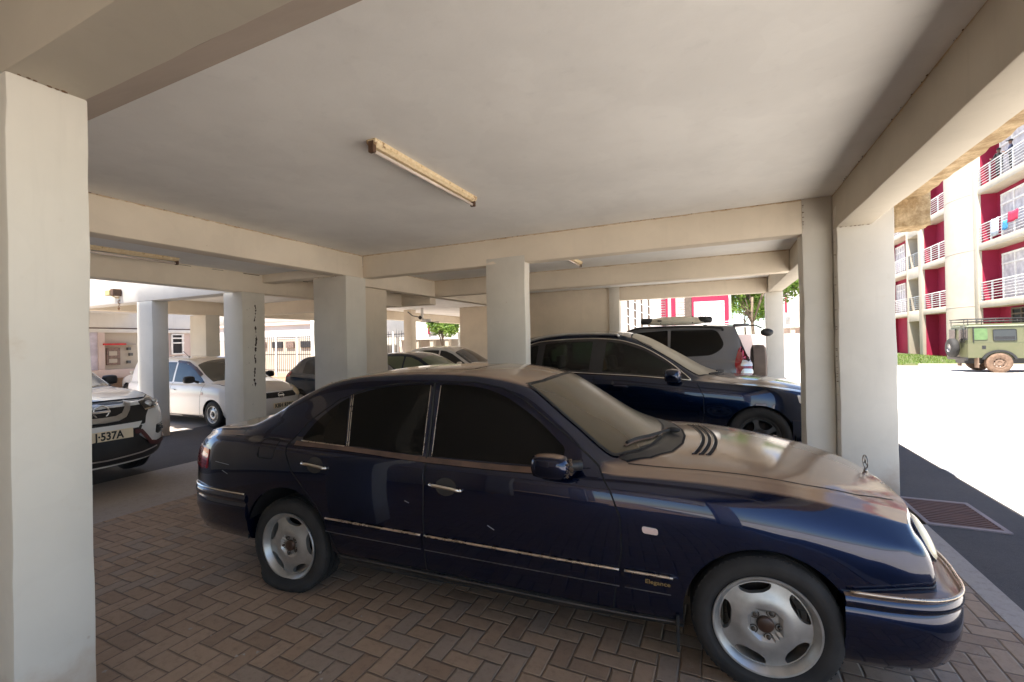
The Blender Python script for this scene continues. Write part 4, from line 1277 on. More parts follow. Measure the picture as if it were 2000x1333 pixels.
# ------------------------------------------------------------------ the other cars
def base_car(label, loc, rz, sp, pm, wheels, wm, style='spoke5', Rt=.34, Rr=.22, ww=.22, nx=120, ni=4, name='parked_car', cat='car', group=None, extras=True, well_r=None):
    car = thing(name, label, cat, loc, rz, group)
    sh = Shell(sp, nx, ni)
    obj('body', sh.bm, pm, car, smooth=True)
    hwm = max(sp['hw'].values())
    for x, zc, r in sp['arch']: well(car, x, zc, r, hwm - .005, M_black, kn(sp['zs'], [0])[0])
    xs = [a[0] for a in sp['arch']]
    g = Gm(); zz = min(sp['zs'].values())
    g.box(xs[0] + .42, xs[1] - .42, -hwm + .12, hwm - .12, zz, zz + .1)
    obj('underbody', g, M_black, car)
    for x, zc, r in sp['arch']:
        for s in (-1, 1): add_wheel(car, x, s, Rt, Rt, Rr, ww, hwm - ww / 2 - .015, wm, style, rot=.3 + s * .4, extras=extras)
    return car, sh
# --- dark blue estate/SUV behind the saloon
sp = dict(x=(-.99, 3.70), ra=.5, rb=.6, kc=6, mid=.68, bulF=.10, bulR=.08,
    endF=[3.62, 3.66, 3.67, 3.66, 3.63, 3.60, 3.58, 3.585, 3.60, 3.62, 3.655, 3.68, 3.69], endR=[-.9, -.93, -.95, -.96, -.95, -.93, -.90, -.88, -.76, -.66, -.68, -.70, -.70],
    hw={-.99: .80, -.7: .90, 0: .955, 1.4: .962, 2.6: .958, 3.1: .93, 3.4: .87, 3.7: .74},
    zs={-.99: .42, -.5: .30, 2.4: .28, 3.7: .32},
    belt={-.99: 1.10, 0: 1.135, 1: 1.125, 2.1: 1.055, 2.6: 1.02, 3.1: .97, 3.4: .91, 3.7: .82},
    zc={-.99: 1.30, -.9: 1.45, -.65: 1.66, -.3: 1.735, .5: 1.775, 1.0: 1.76, 1.3: 1.69, 1.75: 1.45, 2.38: 1.12, 2.55: 1.095, 3.0: 1.055, 3.4: .985, 3.7: .90},
    ze={-.99: 1.25, -.9: 1.38, -.65: 1.58, -.3: 1.66, .5: 1.705, 1.0: 1.685, 1.3: 1.59, 1.75: 1.35, 2.15: 1.10, 2.4: 1.05, 3.0: .995, 3.4: .93, 3.7: .84},
    ye={-.99: .58, -.65: .62, 0: .66, 1.0: .67, 1.4: .69, 1.8: .74, 2.15: .79, 2.5: .775, 3.0: .72, 3.4: .64, 3.7: .55},
    arch=[(0, .36, .40), (2.855, .36, .40)],
    cut=[[(.81, 1.155), (1.95, 1.090), (1.76, 1.285), (1.42, 1.485), (1.10, 1.590), (.87, 1.620)], [(-.15, 1.195), (.65, 1.160), (.69, 1.622), (.2, 1.616), (-.11, 1.59)], [(-.56, 1.23), (-.22, 1.20), (-.20, 1.575), (-.30, 1.565), (-.54, 1.46)]])
SUV, S2 = base_car('dark blue estate car with chrome window line, parked behind the nearest saloon', (-2.405, 7.43, 0), 0, sp, P_blue2, None, dict(WM, rim=simple('shade_dark_alloy', (.06, .06, .06), .5, .5)), Rt=.365, Rr=.24, ww=.25, nx=170)  # rims darkened in their colour to stand for shade in the arches
for side in (-1, 1):
    dl = fillet([(-.62, 1.20), (.3, 1.150), (1.3, 1.110), (2.06, 1.058), (1.78, 1.30), (1.42, 1.515), (1.10, 1.622), (.72, 1.655), (.2, 1.650), (-.28, 1.615), (-.62, 1.47)], [.08, 0, 0, .03, .3, .4, .3, .3, .3, .2, .12])
    fwd = fillet([(.80, 1.145), (1.98, 1.075), (1.78, 1.285), (1.42, 1.495), (1.10, 1.600), (.86, 1.630)], [.02, .02, .2, .2, .2, .02])
    rwd = fillet([(-.16, 1.185), (.66, 1.150), (.70, 1.632), (.2, 1.626), (-.12, 1.60)], [.03, .02, .02, .3, .05])
    qw = fillet([(-.58, 1.22), (-.21, 1.19), (-.19, 1.585), (-.30, 1.575), (-.56, 1.46)], [.06, .02, .02, .1, .1])
    sh_in = [fillet(q, .03) for q in ([(.83, 1.165), (1.93, 1.100), (1.75, 1.275), (1.41, 1.475), (1.10, 1.580), (.88, 1.610)], [(-.13, 1.205), (.63, 1.170), (.67, 1.612), (.2, 1.606), (-.10, 1.58)], [(-.54, 1.24), (-.24, 1.21), (-.22, 1.565), (-.30, 1.555), (-.52, 1.45)])]
    S2.patch('window_surround', dl, M_black, SUV, off=.0035, sp=.04, side=side, skirt=.001, holes=sh_in)
    fdo = S2.patch('door', [(.735, .42), (.735, 1.10), (1.3, 1.075), (2.12, 1.02), (2.20, .86), (2.20, .60), (2.16, .42)], P_blue2, SUV, off=.002, sp=.05, side=side)
    rdo = S2.patch('door', [(.715, .42), (.715, 1.10), (.1, 1.12), (-.25, 1.15), (.0, .86), (.26, .74), (.40, .55), (.44, .42)], P_blue2, SUV, off=.002, sp=.05, side=side)
    for w, d_ in ((fwd, fdo), (rwd, rdo), (qw, rdo)): S2.patch('window', w, G_see, d_, off=.0015, sp=.05, side=side, skirt=0)
    poly_gap(S2, SUV, 'door_seam', [[(.725, .42), (.725, 1.12)], [(2.13, 1.02), (2.21, .86), (2.21, .60), (2.17, .42)]], w=.010, side=side)
    trim(S2, SUV, 'window_chrome', [dl], .011, M_chrome, .004, side=side, closed=True)
    for hx in (.10, 1.02):
        L = S2.line3([(hx, .985 - .02 * hx), (hx + .2, .985 - .02 * (hx + .2))], 'side', .028, side)
        g = Gm(); g.tube(L, .014, 8); obj('door_handle', g, P_blue2, SUV)
    rl = S2.line3([(x, .655 * side * -1 if False else side * .665) for x in np.linspace(-.55, 1.05, 14)], 'top', .038)
    rl[0].z -= .03; rl[-1].z -= .03
    g = Gm(); g.tube(rl, .018, 8); obj('roof_rail', g, M_silv, SUV)
    S2.patch('headlight', fillet([(3.28, .90), (3.52, .84), (3.62, .74), (3.42, .735), (3.30, .80)], .02), M_clear, SUV, off=.006, sp=.05, side=side, skirt=.008)
    S2.patch('tail_light', fillet([(-.78, .98), (-.70, 1.08), (-.90, 1.16), (-.96, .98)], .02), M_redl, SUV, off=.006, sp=.05, side=side, skirt=.008)
    S2.patch('sill', [(.42, .42), (2.42, .42), (2.42, .31), (.42, .33)], M_black, SUV, off=.004, sp=.06, side=side)
    mr = mirror(SUV, (1.84, side * 1.08, 1.135), (.21, .27, .19), P_blue2, (1.90, side * .90, 1.05), rz=side * .15)
def seats(car, rows, w=.5, z=.55, top=1.32):
    for x in rows:
        for y in (-.40, .40):
            g = Gm()
            g.box(x - .12, x + .38, y - w / 2 + .02, y + w / 2 - .02, z - .1, z + .08, bev=.04)
            g.box(-.07, .07, -w / 2 + .02, w / 2 - .02, 0, top - z - .18, bev=.05, M=Matrix.Translation((x - .14, y, z)) @ Matrix.Rotation(-.18, 4, 'Y'))
            g.box(-.05, .05, -.14, .14, top - z - .16, top - z + .06, bev=.04, M=Matrix.Translation((x - .14, y, z)) @ Matrix.Rotation(-.18, 4, 'Y'))
            obj('seat', g, M_seat, car, ang=40)
seats(SUV, (1.0, .05))
g = Gm(); g.box(1.85, 2.25, -.70, .70, .75, 1.05, bev=.05); g.lathe([(.17, 0), (.19, .01), (.17, .02)], 'X', 20, M=Matrix.Translation((1.68, .38, 1.02)) @ Matrix.Rotation(.4, 4, 'Y')); obj('dashboard', g, M_black, SUV, ang=40)
g = Gm(); g.box(-.6, 2.2, -.80, .80, .44, .47); obj('cabin_floor', g, M_black, SUV)
ws = fillet([(2.40, 0), (2.37, .35), (2.28, .60), (2.16, .755), (1.78, .715), (1.36, .655), (1.22, .60), (1.19, .3), (1.19, 0), (1.19, -.3), (1.22, -.60), (1.36, -.655), (1.78, -.715), (2.16, -.755), (2.28, -.60), (2.37, -.35)], .03)
S2.patch('windscreen', ws, G_beige, SUV, plane='top', off=.003, sp=.07, skirt=.002)
poly_gap(S2, SUV, 'windscreen_seal', [ws + [ws[0]]], w=.02, off=.004, mat=M_rubber, plane='top')
poly_gap(S2, SUV, 'bonnet_seam', [[(2.26, s * .78), (3.0, s * .735), (3.45, s * .62)] for s in (-1, 1)], w=.009, plane='top')
g = Gm(); a = S2.line3([(2.46, -.1), (2.40, -.35), (2.27, -.66)], 'top', .03); g.tube(a, .011, 8); a = S2.line3([(2.46, .3), (2.42, .1), (2.36, -.2)], 'top', .03); g.tube(a, .011, 8)
obj('wiper', g, M_rubber, SUV)
S2.patch('grille', fillet([(-.55, .78), (.55, .78), (.42, .56), (-.42, .56)], .05), M_black, SUV, plane='front', off=.012, sp=.08, skirt=.012)
g = Gm(); wrap(g, [(3.22, .915), (3.45, .87), (3.60, .76), (3.70, .52), (3.73, 0)], [(-.10, .60), (0, .58), (.02, .52), (.015, .42), (-.02, .32), (-.10, .30)]); obj('front_bumper', g, P_blue2, SUV, ang=50)
g = Gm(); wrap(g, [(-.42, .93), (-.7, .89), (-.9, .80), (-.98, .5), (-1.0, 0)], [(-.10, .72), (0, .70), (.02, .62), (.015, .52), (-.02, .42), (-.10, .40)]); obj('rear_bumper', g, P_blue2, SUV, ang=50)
# --- grey off-roader with a spare wheel on its back, nose away from the road
sp = dict(x=(-.86, 3.66), ra=.35, rb=.5, kc=6, mid=.80, bulF=.06, bulR=.03,
    endF=[3.6] * 13, endR=[-.80, -.82, -.83, -.83, -.81, -.80, -.78, -.76, -.66, -.56, -.56, -.56, -.56],
    hw={-.86: .865, -.6: .915, 0: .93, 2.6: .93, 3.2: .89, 3.66: .78}, zs={-.86: .50, 2.4: .42, 3.66: .45},
    belt={-.86: 1.20, 0: 1.20, 1.5: 1.18, 2.2: 1.14, 3.2: 1.08, 3.66: .98},
    zc={-.86: 1.50, -.62: 1.84, -.4: 1.905, .6: 1.925, 1.2: 1.915, 1.45: 1.85, 2.15: 1.28, 2.3: 1.24, 3.2: 1.16, 3.66: 1.05},
    ze={-.86: 1.46, -.62: 1.77, -.4: 1.84, .6: 1.86, 1.2: 1.845, 1.45: 1.76, 2.0: 1.25, 2.3: 1.17, 3.2: 1.10, 3.66: 1.0},
    ye={-.86: .70, 0: .72, 1.4: .73, 2.0: .80, 3.2: .72, 3.66: .62},
    arch=[(0, .40, .44), (2.79, .40, .44)])
PR, S3 = base_car('grey off-road car with a spare wheel on its back and black roof rails', (-.265, 10.25, 0), math.pi, sp, P_silver, None, WM, Rt=.39, Rr=.22, ww=.26, nx=110)
for side in (-1, 1):
    S3.patch('window', fillet([(-.38, 1.48), (-.24, 1.79), (.60, 1.80), (.62, 1.30), (.30, 1.275), (-.16, 1.30)], [.12, .10, .02, .02, .05, .14]), G_tint, PR, off=.003, sp=.06, side=side)
    S3.patch('window', fillet([(.66, 1.80), (1.36, 1.76), (1.90, 1.28), (1.80, 1.24), (.66, 1.29)], [.02, .1, .04, .03, .02]), G_tint, PR, off=.003, sp=.06, side=side)
    S3.patch('fuel_flap', fillet([(.02, 1.06), (.24, 1.06), (.24, .90), (.02, .90)], .05), P_silver, PR, off=.006, sp=.05, side=side, skirt=.007)
    S3.patch('door_seam', [(.70, .5), (.70, 1.28), (.71, 1.28), (.71, .5)], M_gap, PR, off=.002, sp=.06, side=side)
    tl = S3.patch('tail_light', fillet([(-.53, 1.16), (-.60, 1.42), (-.68, 1.50), (-.84, 1.30), (-.84, .94), (-.55, .94)], .03), M_redd, PR, off=.016, sp=.04, side=side, skirt=.018)
    for z0, z1, mm_ in ((1.24, 1.46, M_redl), (1.10, 1.20, M_clear), (.965, 1.05, M_clear)):
        S3.patch('lens', fillet([(-.62 - .04 * (z0 > 1.2), z0), (-.66, z1), (-.80, z1 - .07 if z0 > 1.2 else z1), (-.83, z0)], .03), mm_, tl, off=.026, sp=.04, side=side, skirt=.012)
    L = S3.line3([(x, side * .735) for x in np.linspace(-.35, 1.55, 16)], 'top', .055)
    L[0].z -= .05; L[-1].z -= .06
    g = Gm(); g.tube(L, .022, 8); obj('roof_rail', g, M_black, PR)
    S3.patch('wheel_arch_trim', [(.50 * math.cos(a), .40 + .50 * math.sin(a)) for a in np.linspace(.25, 2.9, 20)] + [(.445 * math.cos(a), .40 + .445 * math.sin(a)) for a in np.linspace(2.9, .25, 20)], P_silver, PR, off=.018, sp=.06, side=side, skirt=.018)
g = Gm(); g.box(-.05, .02, -.80, .80, 1.985, 2.01); g.box(.78, .85, -.80, .80, 1.985, 2.01); obj('roof_rack_bar', g, M_black, PR)
bn = thing('roof_bundle', 'cream awning bundle with dark end caps strapped on the grey off-road car', 'awning', (-.265, 10.25, -.055), math.pi)
g = Gm(); g.tube([(x, .62, 2.035 + .012 * math.sin(x * 3)) for x in np.linspace(-.02, 1.05, 10)], [.05, .07, .08, .086, .088, .088, .086, .08, .07, .05], 12); obj('cover', g, simple('cream_canvas', (.62, .57, .46), .8), bn, smooth=True)
for xa, xb in ((-.16, .10), (.95, 1.20)):
    g = Gm(); g.tube([(xa, .62, 2.045), (xa + .03, .62, 2.05), (xb - .03, .62, 2.055), (xb, .62, 2.055)], [.03, .062, .068, .05], 12); obj('end_cap', g, M_black, bn, smooth=True)
g = Gm()
for x in (.2, .8): g.tube([(x, .55, 1.995), (x, .62, 2.125), (x, .69, 1.995)], .012, 6)
obj('strap', g, M_black, bn)
g = Gm(); g.box(-.80, -.52, -.66, .66, 1.845, 1.90, bev=.02)
sp_o = obj('roof_spoiler', g, P_silver, PR, ang=40)
g = Gm(); g.tube([(-.72, .60, 1.86), (-.90, .66, 1.86), (-1.0, .70, 1.80)], .014, 8); g.ico((-1.08, .72, 1.72), .1, 2, (1.1, .5, .75)); obj('rear_mirror', g, M_black, PR)
g = Gm(); g.lathe([(0, -.13), (.33, -.13), (.375, -.10), (.385, 0), (.375, .10), (.30, .13), (0, .13)], 'X', 40, M=Matrix.Translation((-.985, -.08, 1.10)))
sw = obj('spare_wheel', g, simple('dusty_spare_cover', (.15, .11, .085), .75), PR, ang=50)
S3.patch('rear_window', fillet([(-.62, 1.32), (.62, 1.32), (.56, 1.76), (-.56, 1.76)], .06), G_tint, PR, plane='rear', off=.006, sp=.1)
g = Gm(); wrap(g, [(-.50, .93), (-.75, .90), (-.86, .80), (-.89, .4), (-.90, 0)], [(-.10, .78), (0, .77), (.03, .70), (.02, .58), (-.06, .50)]); obj('rear_bumper', g, P_silver, PR, ang=50)
ws = fillet([(2.12, 0), (2.08, .4), (1.98, .76), (1.48, .70), (1.46, 0), (1.48, -.70), (1.98, -.76), (2.08, -.4)], .04)
S3.patch('windscreen', ws, G_plain, PR, plane='top', off=.003, sp=.1)
# --- white crossover on the left, nose on
sp = dict(x=(-1.0, 3.66), ra=.4, rb=.95, kc=6, mid=.70, bulF=.05, bulR=.05,
    endF=[3.40, 3.44, 3.46, 3.45, 3.38, 3.33, 3.30, 3.33, 3.40, 3.46, 3.54, 3.60, 3.62], endR=[-.9] * 8 + [-.75, -.62, -.62, -.62, -.62],
    hw={-1.0: .80, -.5: .89, 0: .915, 2.4: .915, 2.8: .91, 3.1: .885, 3.35: .84, 3.66: .66}, zs={-1.0: .42, 0: .30, 2.4: .28, 3.66: .30},
    belt={-1.0: 1.10, 1: 1.10, 2.1: 1.09, 2.6: 1.085, 3.0: 1.045, 3.3: 1.00, 3.66: .94},
    zc={-1.0: 1.35, -.6: 1.66, 0: 1.72, 1.1: 1.715, 1.35: 1.66, 2.0: 1.39, 2.50: 1.17, 2.65: 1.155, 3.1: 1.115, 3.4: 1.07, 3.66: .985},
    ze={-1.0: 1.32, -.6: 1.60, 0: 1.66, 1.1: 1.65, 1.4: 1.56, 2.0: 1.26, 2.3: 1.135, 2.6: 1.125, 3.1: 1.085, 3.4: 1.035, 3.66: .965},
    ye={-1.0: .60, 0: .64, 1.1: .65, 2.0: .76, 2.3: .80, 2.8: .78, 3.3: .70, 3.66: .55},
    arch=[(0, .36, .39), (2.705, .36, .39)])
XT, S4 = base_car('white crossover with a black grille and V-shaped chrome, its nose beside the near column', (-10.36, 2.78, -.06), 0, sp, P_white, None, WM, Rt=.355, Rr=.23, ww=.235, nx=150)
def fp(nm, poly, mat, off=.006, sp_=.05, par=None, skirt=.01): return S4.patch(nm, poly, mat, par or XT, plane='front', off=off, sp=sp_, skirt=skirt)
grl = fp('grille', fillet([(-.60, 1.025), (0, 1.035), (.60, 1.025), (.56, .90), (.50, .83), (.46, .74), (-.46, .74), (-.50, .83), (-.56, .90)], .02), M_black, .004)
for z in (.80, .86, .92, .98):
    pass
vg = [(.33, 1.02), (.29, .94), (.235, .875), (.15, .845), (0, .838), (-.15, .845), (-.235, .875), (-.29, .94), (-.33, 1.02)]
g = Gm(); S4.ribbon(g, vg, .055, 'front', .022); S4.ribbon(g, vg, .062, 'front', .012)
obj('grille_chrome', g, M_silv, grl)
c, nrm = S4.hit((0, .945), 'front')
em = Matrix.Translation(c + Vector((.03, 0, 0))) @ Matrix.Rotation(R(90), 4, 'Y')
g = Gm(); g.tube([em @ Vector((.072 * math.cos(a), .078 * math.sin(a), 0)) for a in np.linspace(0, 6.283, 33)[:-1]], .010, 8, closed=True)
g.box(-.014, .014, -.092, .092, -.006, .010, M=em, bev=.003)
obj('bonnet_emblem', g, M_chrome, XT)
for s in (-1, 1):
    hl = fp('headlight', fillet([(s * .46, 1.015), (s * .50, .90), (s * .62, .905), (s * .76, .93), (s * .872, 1.0), (s * .80, 1.045), (s * .64, 1.045)], .02), M_lampd, .010, .03)
    for yy, zz, r in ((.58, .965, .048), (.70, .985, .042)):
        c, n_ = S4.hit((s * yy, zz), 'front')
        g = Gm(); g.ico(c + n_ * .008, r, 3, (.4, 1, .9)); obj('lamp_lens', g, M_clear, hl)
    g = Gm(); S4.ribbon(g, [(s * .50, .905), (s * .62, .912), (s * .76, .937), (s * .86, .998)], .018, 'front', .018); obj('lamp_strip', g, M_chrome, hl)
    fp('bumper_cheek', fillet([(s * .47, .735), (s * .40, .63), (s * .52, .50), (s * .78, .50), (s * .84, .62), (s * .83, .86), (s * .62, .87)], .03), P_white, .008, .04)
    fl = fp('fog_lamp', fillet([(s * .62, .70), (s * .60, .60), (s * .65, .575), (s * .76, .60), (s * .80, .70)], .02), M_black, .010, .03)
    c, n_ = S4.hit((s * .70, .645), 'front'); g = Gm(); g.ico(c + n_ * .004, .036, 2, (.4, 1.5, .9)); obj('fog_lens', g, M_lampd, fl)
    g = Gm(); S4.ribbon(g, [(s * .64, .69), (s * .78, .69)], .014, 'front', .014); obj('fog_chrome', g, M_silv, fl)
    S4.patch('window', fillet([(1.02, 1.14), (2.12, 1.12), (1.40, 1.52), (1.05, 1.60)], .03), G_plain, XT, off=.003, sp=.06, side=s)
    S4.patch('window', fillet([(-.1, 1.16), (.96, 1.14), (.99, 1.605), (.3, 1.61), (-.1, 1.55)], .04), G_plain, XT, off=.003, sp=.06, side=s)
    mirror(XT, (1.70, s * 1.0, 1.22), (.12, .20, .15), M_black, (1.78, s * .84, 1.14))
low = fp('lower_intake', fillet([(-.42, .735), (.42, .735), (.36, .62), (.50, .50), (.85, .49), (.82, .36), (.5, .32), (-.5, .32), (-.82, .36), (-.85, .49), (-.50, .50), (-.36, .62)], .02), M_black, .008)
lp = [(.30, .665), (.38, .66), (.50, .50), (.60, .475), (.86, .50)]
M_lip = simple('dark_maroon_trim', (.075, .020, .022), .4)
for s in (-1, 1):
    g = Gm(); S4.ribbon(g, [(s * y, z) for y, z in lp], .05, 'front', .030); obj('lower_lip', g, M_lip, low)
g = Gm(); S4.ribbon(g, [(-.62, .43), (-.4, .40), (0, .385), (.4, .40), (.62, .43)], .016, 'front', .016); obj('skid_chrome', g, M_silv, low)
plb = fp('bumper_bar', [(-.42, .775), (.42, .775), (.36, .71), (-.36, .71)], P_white, .014)
ws = fillet([(2.52, 0), (2.48, .4), (2.32, .765), (1.95, .70), (1.46, .615), (1.38, 0), (1.46, -.615), (1.95, -.70), (2.32, -.765), (2.48, -.4)], .04)
XT.scale = (1, .945, 1)
S4.patch('windscreen', ws, G_blueg, XT, plane='top', off=.003, sp=.08)
poly_gap(S4, XT, 'bonnet_seam', [[(2.54, 0), (2.50, .4), (2.36, .80), (2.8, .80), (3.2, .745), (3.36, .64)], [(2.54, 0), (2.50, -.4), (2.36, -.80), (2.8, -.80), (3.2, -.745), (3.36, -.64)]], w=.012, plane='top')
poly_gap(S4, XT, 'bonnet_seam', [[(y, 1.035 + .012 * (1 - (y / .8) ** 2)) for y in np.linspace(-.80, .80, 20)]], w=.016, plane='front', off=.004)
c, n_ = S4.hit((0, .665), 'front')
plate(XT, ' J·537A', Matrix.Translation((S4.hit((0, .672), 'front')[0].x + .035, 0, .672)) @ Matrix.Rotation(R(90), 4, 'Z') @ Matrix.Rotation(R(88), 4, 'X'), .53, .115, M_pltw, M_pltd, .125)
# --- white van-estate behind the cracked column
sp = dict(x=(-.85, 3.55), ra=.3, rb=.8, kc=6, mid=.62, bulF=.05, bulR=.03,
    endF=[3.36, 3.40, 3.42, 3.41, 3.36, 3.32, 3.29, 3.31, 3.36, 3.42, 3.49, 3.53, 3.54], endR=[-.78] * 8 + [-.74, -.70, -.70, -.70, -.70],
    hw={-.85: .78, -.5: .83, 0: .845, 2.3: .845, 2.7: .838, 3.0: .81, 3.3: .755, 3.55: .60}, zs={-.85: .30, 0: .20, 2.4: .19, 3.55: .22},
    belt={-.85: .94, 1.2: .93, 2.2: .93, 2.6: .91, 3.0: .84, 3.3: .765, 3.55: .68},
    zc={-.85: 1.35, -.6: 1.50, 0: 1.535, 1.0: 1.535, 1.45: 1.51, 1.70: 1.45, 2.2: 1.22, 2.62: 1.00, 2.75: .975, 3.0: .93, 3.3: .84, 3.55: .74},
    ze={-.85: 1.30, -.6: 1.44, 0: 1.475, 1.0: 1.47, 1.45: 1.43, 1.75: 1.31, 2.1: 1.10, 2.40: .96, 2.7: .935, 3.0: .88, 3.3: .80, 3.55: .71},
    ye={-.85: .60, 0: .62, 1.4: .625, 1.75: .655, 2.1: .70, 2.4: .735, 2.8: .70, 3.2: .62, 3.55: .50},
    arch=[(0, .29, .325), (2.60, .29, .325)])
AD, S5 = base_car('white estate car with steel wheels and a roof aerial, behind the column with the cracks', (-12.5, 6.86, -.10), 0, sp, P_white2, None, WM2, style='steel', Rt=.29, Rr=.185, ww=.19, nx=150)
for s in (-1, 1):
    S5.patch('window', fillet([(1.12, .965), (2.24, .96), (2.05, 1.09), (1.78, 1.255), (1.50, 1.365), (1.12, 1.405)], [.02, .02, .1, .2, .2, .02]), glass('blue_reflecting_glass', (.02, .03, .045), .02, .03) if s < 0 else MATS['blue_reflecting_glass'], AD, off=.003, sp=.05, side=s)
    S5.patch('window', fillet([(.05, .97), (1.05, .965), (1.06, 1.41), (.05, 1.41)], .03), G_plain, AD, off=.003, sp=.06, side=s)
    g = Gm(); S5.ribbon(g, [(1.10, 1.425), (1.50, 1.39), (1.80, 1.265), (2.06, 1.11)], .05, 'side', .014, s); obj('door_visor', g, simple('smoked_visor', (.05, .03, .035), .2) if s < 0 else MATS['smoked_visor'], AD)
    poly_gap(S5, AD, 'door_seam', [[(2.27, .93), (2.21, .7), (2.18, .45), (2.15, .24), (1.1, .24), (1.1, .95)]], w=.008, side=s)
    L = S5.line3([(1.17, .80), (1.32, .795)], 'side', .02, s); g = Gm(); g.tube(L, .012, 8); obj('door_handle', g, P_white2, AD)
    S5.patch('side_repeater', [(2.265 + .035 * math.cos(a), .735 + .035 * math.sin(a)) for a in np.linspace(0, 6, 12)], M_ind, AD, off=.01, sp=.02, side=s, skirt=.01)
    S5.patch('sill', [(.36, .25), (2.22, .25), (2.22, .19), (.36, .2)], M_black, AD, off=.004, sp=.06, side=s)
    mirror(AD, (2.03, s * .965, 1.04), (.13, .23, .16), M_black, (2.10, s * .80, .97))
    S5.patch('headlight', fillet([(s * .42, .71), (s * .45, .60), (s * .72, .62), (s * .80, .70), (s * .72, .83), (s * .60, .80)], .03), M_cream, AD, plane='front', off=.008, sp=.04)
grl = S5.patch('grille', fillet([(-.44, .715), (.44, .715), (.40, .61), (-.40, .61)], .03), M_black, AD, plane='front', off=.008, sp=.06)
c, n_ = S5.hit((0, .655), 'front')
em = Matrix.Translation(c + Vector((.025, 0, 0))) @ Matrix.Rotation(R(75), 4, 'Y')
g = Gm(); g.tube([em @ Vector((.058 * math.cos(a), .064 * math.sin(a), 0)) for a in np.linspace(0, 6.283, 33)[:-1]], .010, 8, closed=True); g.box(-.012, .012, -.075, .075, -.006, .008, M=em)
obj('bonnet_emblem', g, M_chrome, AD)
ws = fillet([(2.64, 0), (2.60, .35), (2.44, .69), (2.10, .66), (1.76, .615), (1.70, .3), (1.69, 0), (1.70, -.3), (1.76, -.615), (2.10, -.66), (2.44, -.69), (2.60, -.35)], .03)
S5.patch('windscreen', ws, G_dusty if False else glass('grey_green_windscreen', (.025, .027, .02), .06, .12), AD, plane='top', off=.006, sp=.04)
g = Gm(); wrap(g, [(2.98, .80), (3.22, .775), (3.40, .66), (3.50, .42), (3.54, 0)], [(-.08, .60), (0, .585), (.02, .54), (.015, .40), (-.01, .28), (-.08, .21)]); obj('front_bumper', g, P_white2, AD, ang=50)
g = Gm(); g.tube([(3.545, -.36, .30), (3.56, 0, .29), (3.545, .36, .30)], .035, 8); obj('bumper_intake', g, M_black, AD)
g = Gm(); g.tube([(1.25, -.50, 1.52), (1.05, -.52, 1.66)], .005, 6); g.ico((1.25, -.50, 1.525), .02, 1); obj('aerial', g, M_black, AD)
poly_gap(S5, AD, 'bonnet_seam', [[(2.46, s * .745), (2.8, s * .72), (3.2, s * .64), (3.40, s * .48)] for s in (-1, 1)], w=.009, plane='top')
plate(AD, 'KBH 839K', Matrix.Translation((max(3.575, S5.hit((0, .44), 'front')[0].x + .03), .03, .44)) @ Matrix.Rotation(R(90), 4, 'Z') @ Matrix.Rotation(R(90), 4, 'X'), .52, .115, M_pltw, M_pltd, .118)
# --- small hatchbacks and far cars share one compact shape
def compact(label, loc, rz, pm, gm_, z=1.0, L=1.0, rear_red=True, group=None, dl=None):
    sp = dict(x=(-.72, 3.25), ra=.35, rb=.6, kc=6, mid=.62, bulF=.07, bulR=.05,
        endF=[3.12, 3.15, 3.16, 3.15, 3.10, 3.06, 3.03, 3.05, 3.10, 3.15, 3.20, 3.23, 3.24], endR=[-.62, -.65, -.66, -.66, -.64, -.62, -.60, -.56, -.42, -.26, -.26, -.26, -.26],
        hw={-.72: .72, -.4: .82, 0: .85, 2.3: .85, 2.8: .81, 3.25: .62}, zs={-.72: .30, 0: .22, 3.25: .24},
        belt={-.72: 1.02, .3: .97, 1.4: .93, 2.2: .91, 2.8: .82, 3.25: .68},
        zc={-.72: 1.10, -.5: 1.27, -.2: 1.43, .2: 1.49, .8: 1.50, 1.2: 1.465, 1.45: 1.39, 2.3: .985, 2.5: .95, 2.9: .87, 3.25: .74},
        ze={-.72: 1.06, -.5: 1.22, -.2: 1.37, .2: 1.43, .8: 1.44, 1.2: 1.39, 1.5: 1.27, 2.1: .955, 2.5: .91, 2.9: .83, 3.25: .70},
        ye={-.72: .52, 0: .58, .8: .60, 1.5: .645, 2.1: .72, 2.8: .62, 3.25: .50}, arch=[(0, .30, .335), (2.5, .30, .335)])
    car, sh = base_car(label, loc, rz, sp, pm, None, WM2, style='steel', Rt=.30, Rr=.19, ww=.19, nx=80, ni=3, extras=False, group=group)
    for s in (-1, 1):
        sh.patch('window', fillet([(.98, .965), (2.0, .95), (1.44, 1.26), (1.2, 1.345), (1.0, 1.375)], .03), gm_, car, off=.004, sp=.07, side=s)
        sh.patch('window', fillet([(.02, 1.02), (.92, .975), (.94, 1.38), (.3, 1.38), (.05, 1.33)], .05), gm_, car, off=.004, sp=.07, side=s)
        sh.patch('tail_light', fillet([(-.40, .93), (-.44, 1.06), (-.60, 1.06), (-.62, .92)], .03), M_redl, car, off=.012, sp=.05, side=s)
        sh.patch('headlight', fillet([(2.72, .80), (2.98, .74), (3.06, .66), (2.84, .66)], .03), M_clear, car, off=.008, sp=.06, side=s)
        mirror(car, (1.86, s * .95, .98), (.12, .19, .13), pm, (1.9, s * .78, .93))
        L_ = sh.line3([(.25, .86), (.40, .855)], 'side', .02, s); g = Gm(); g.tube(L_, .012, 6); obj('door_handle', g, pm, car)
    ws = fillet([(2.28, 0), (2.08, .68), (1.5, .605), (1.44, 0), (1.5, -.605), (2.08, -.68)], .05)
    sh.patch('windscreen', ws, gm_, car, plane='top', off=.004, sp=.1)
    sh.patch('rear_window', fillet([(-.48, 1.12), (.48, 1.12), (.42, 1.38), (-.42, 1.38)], .05), gm_, car, plane='rear', off=.004, sp=.1)
    return car, sh
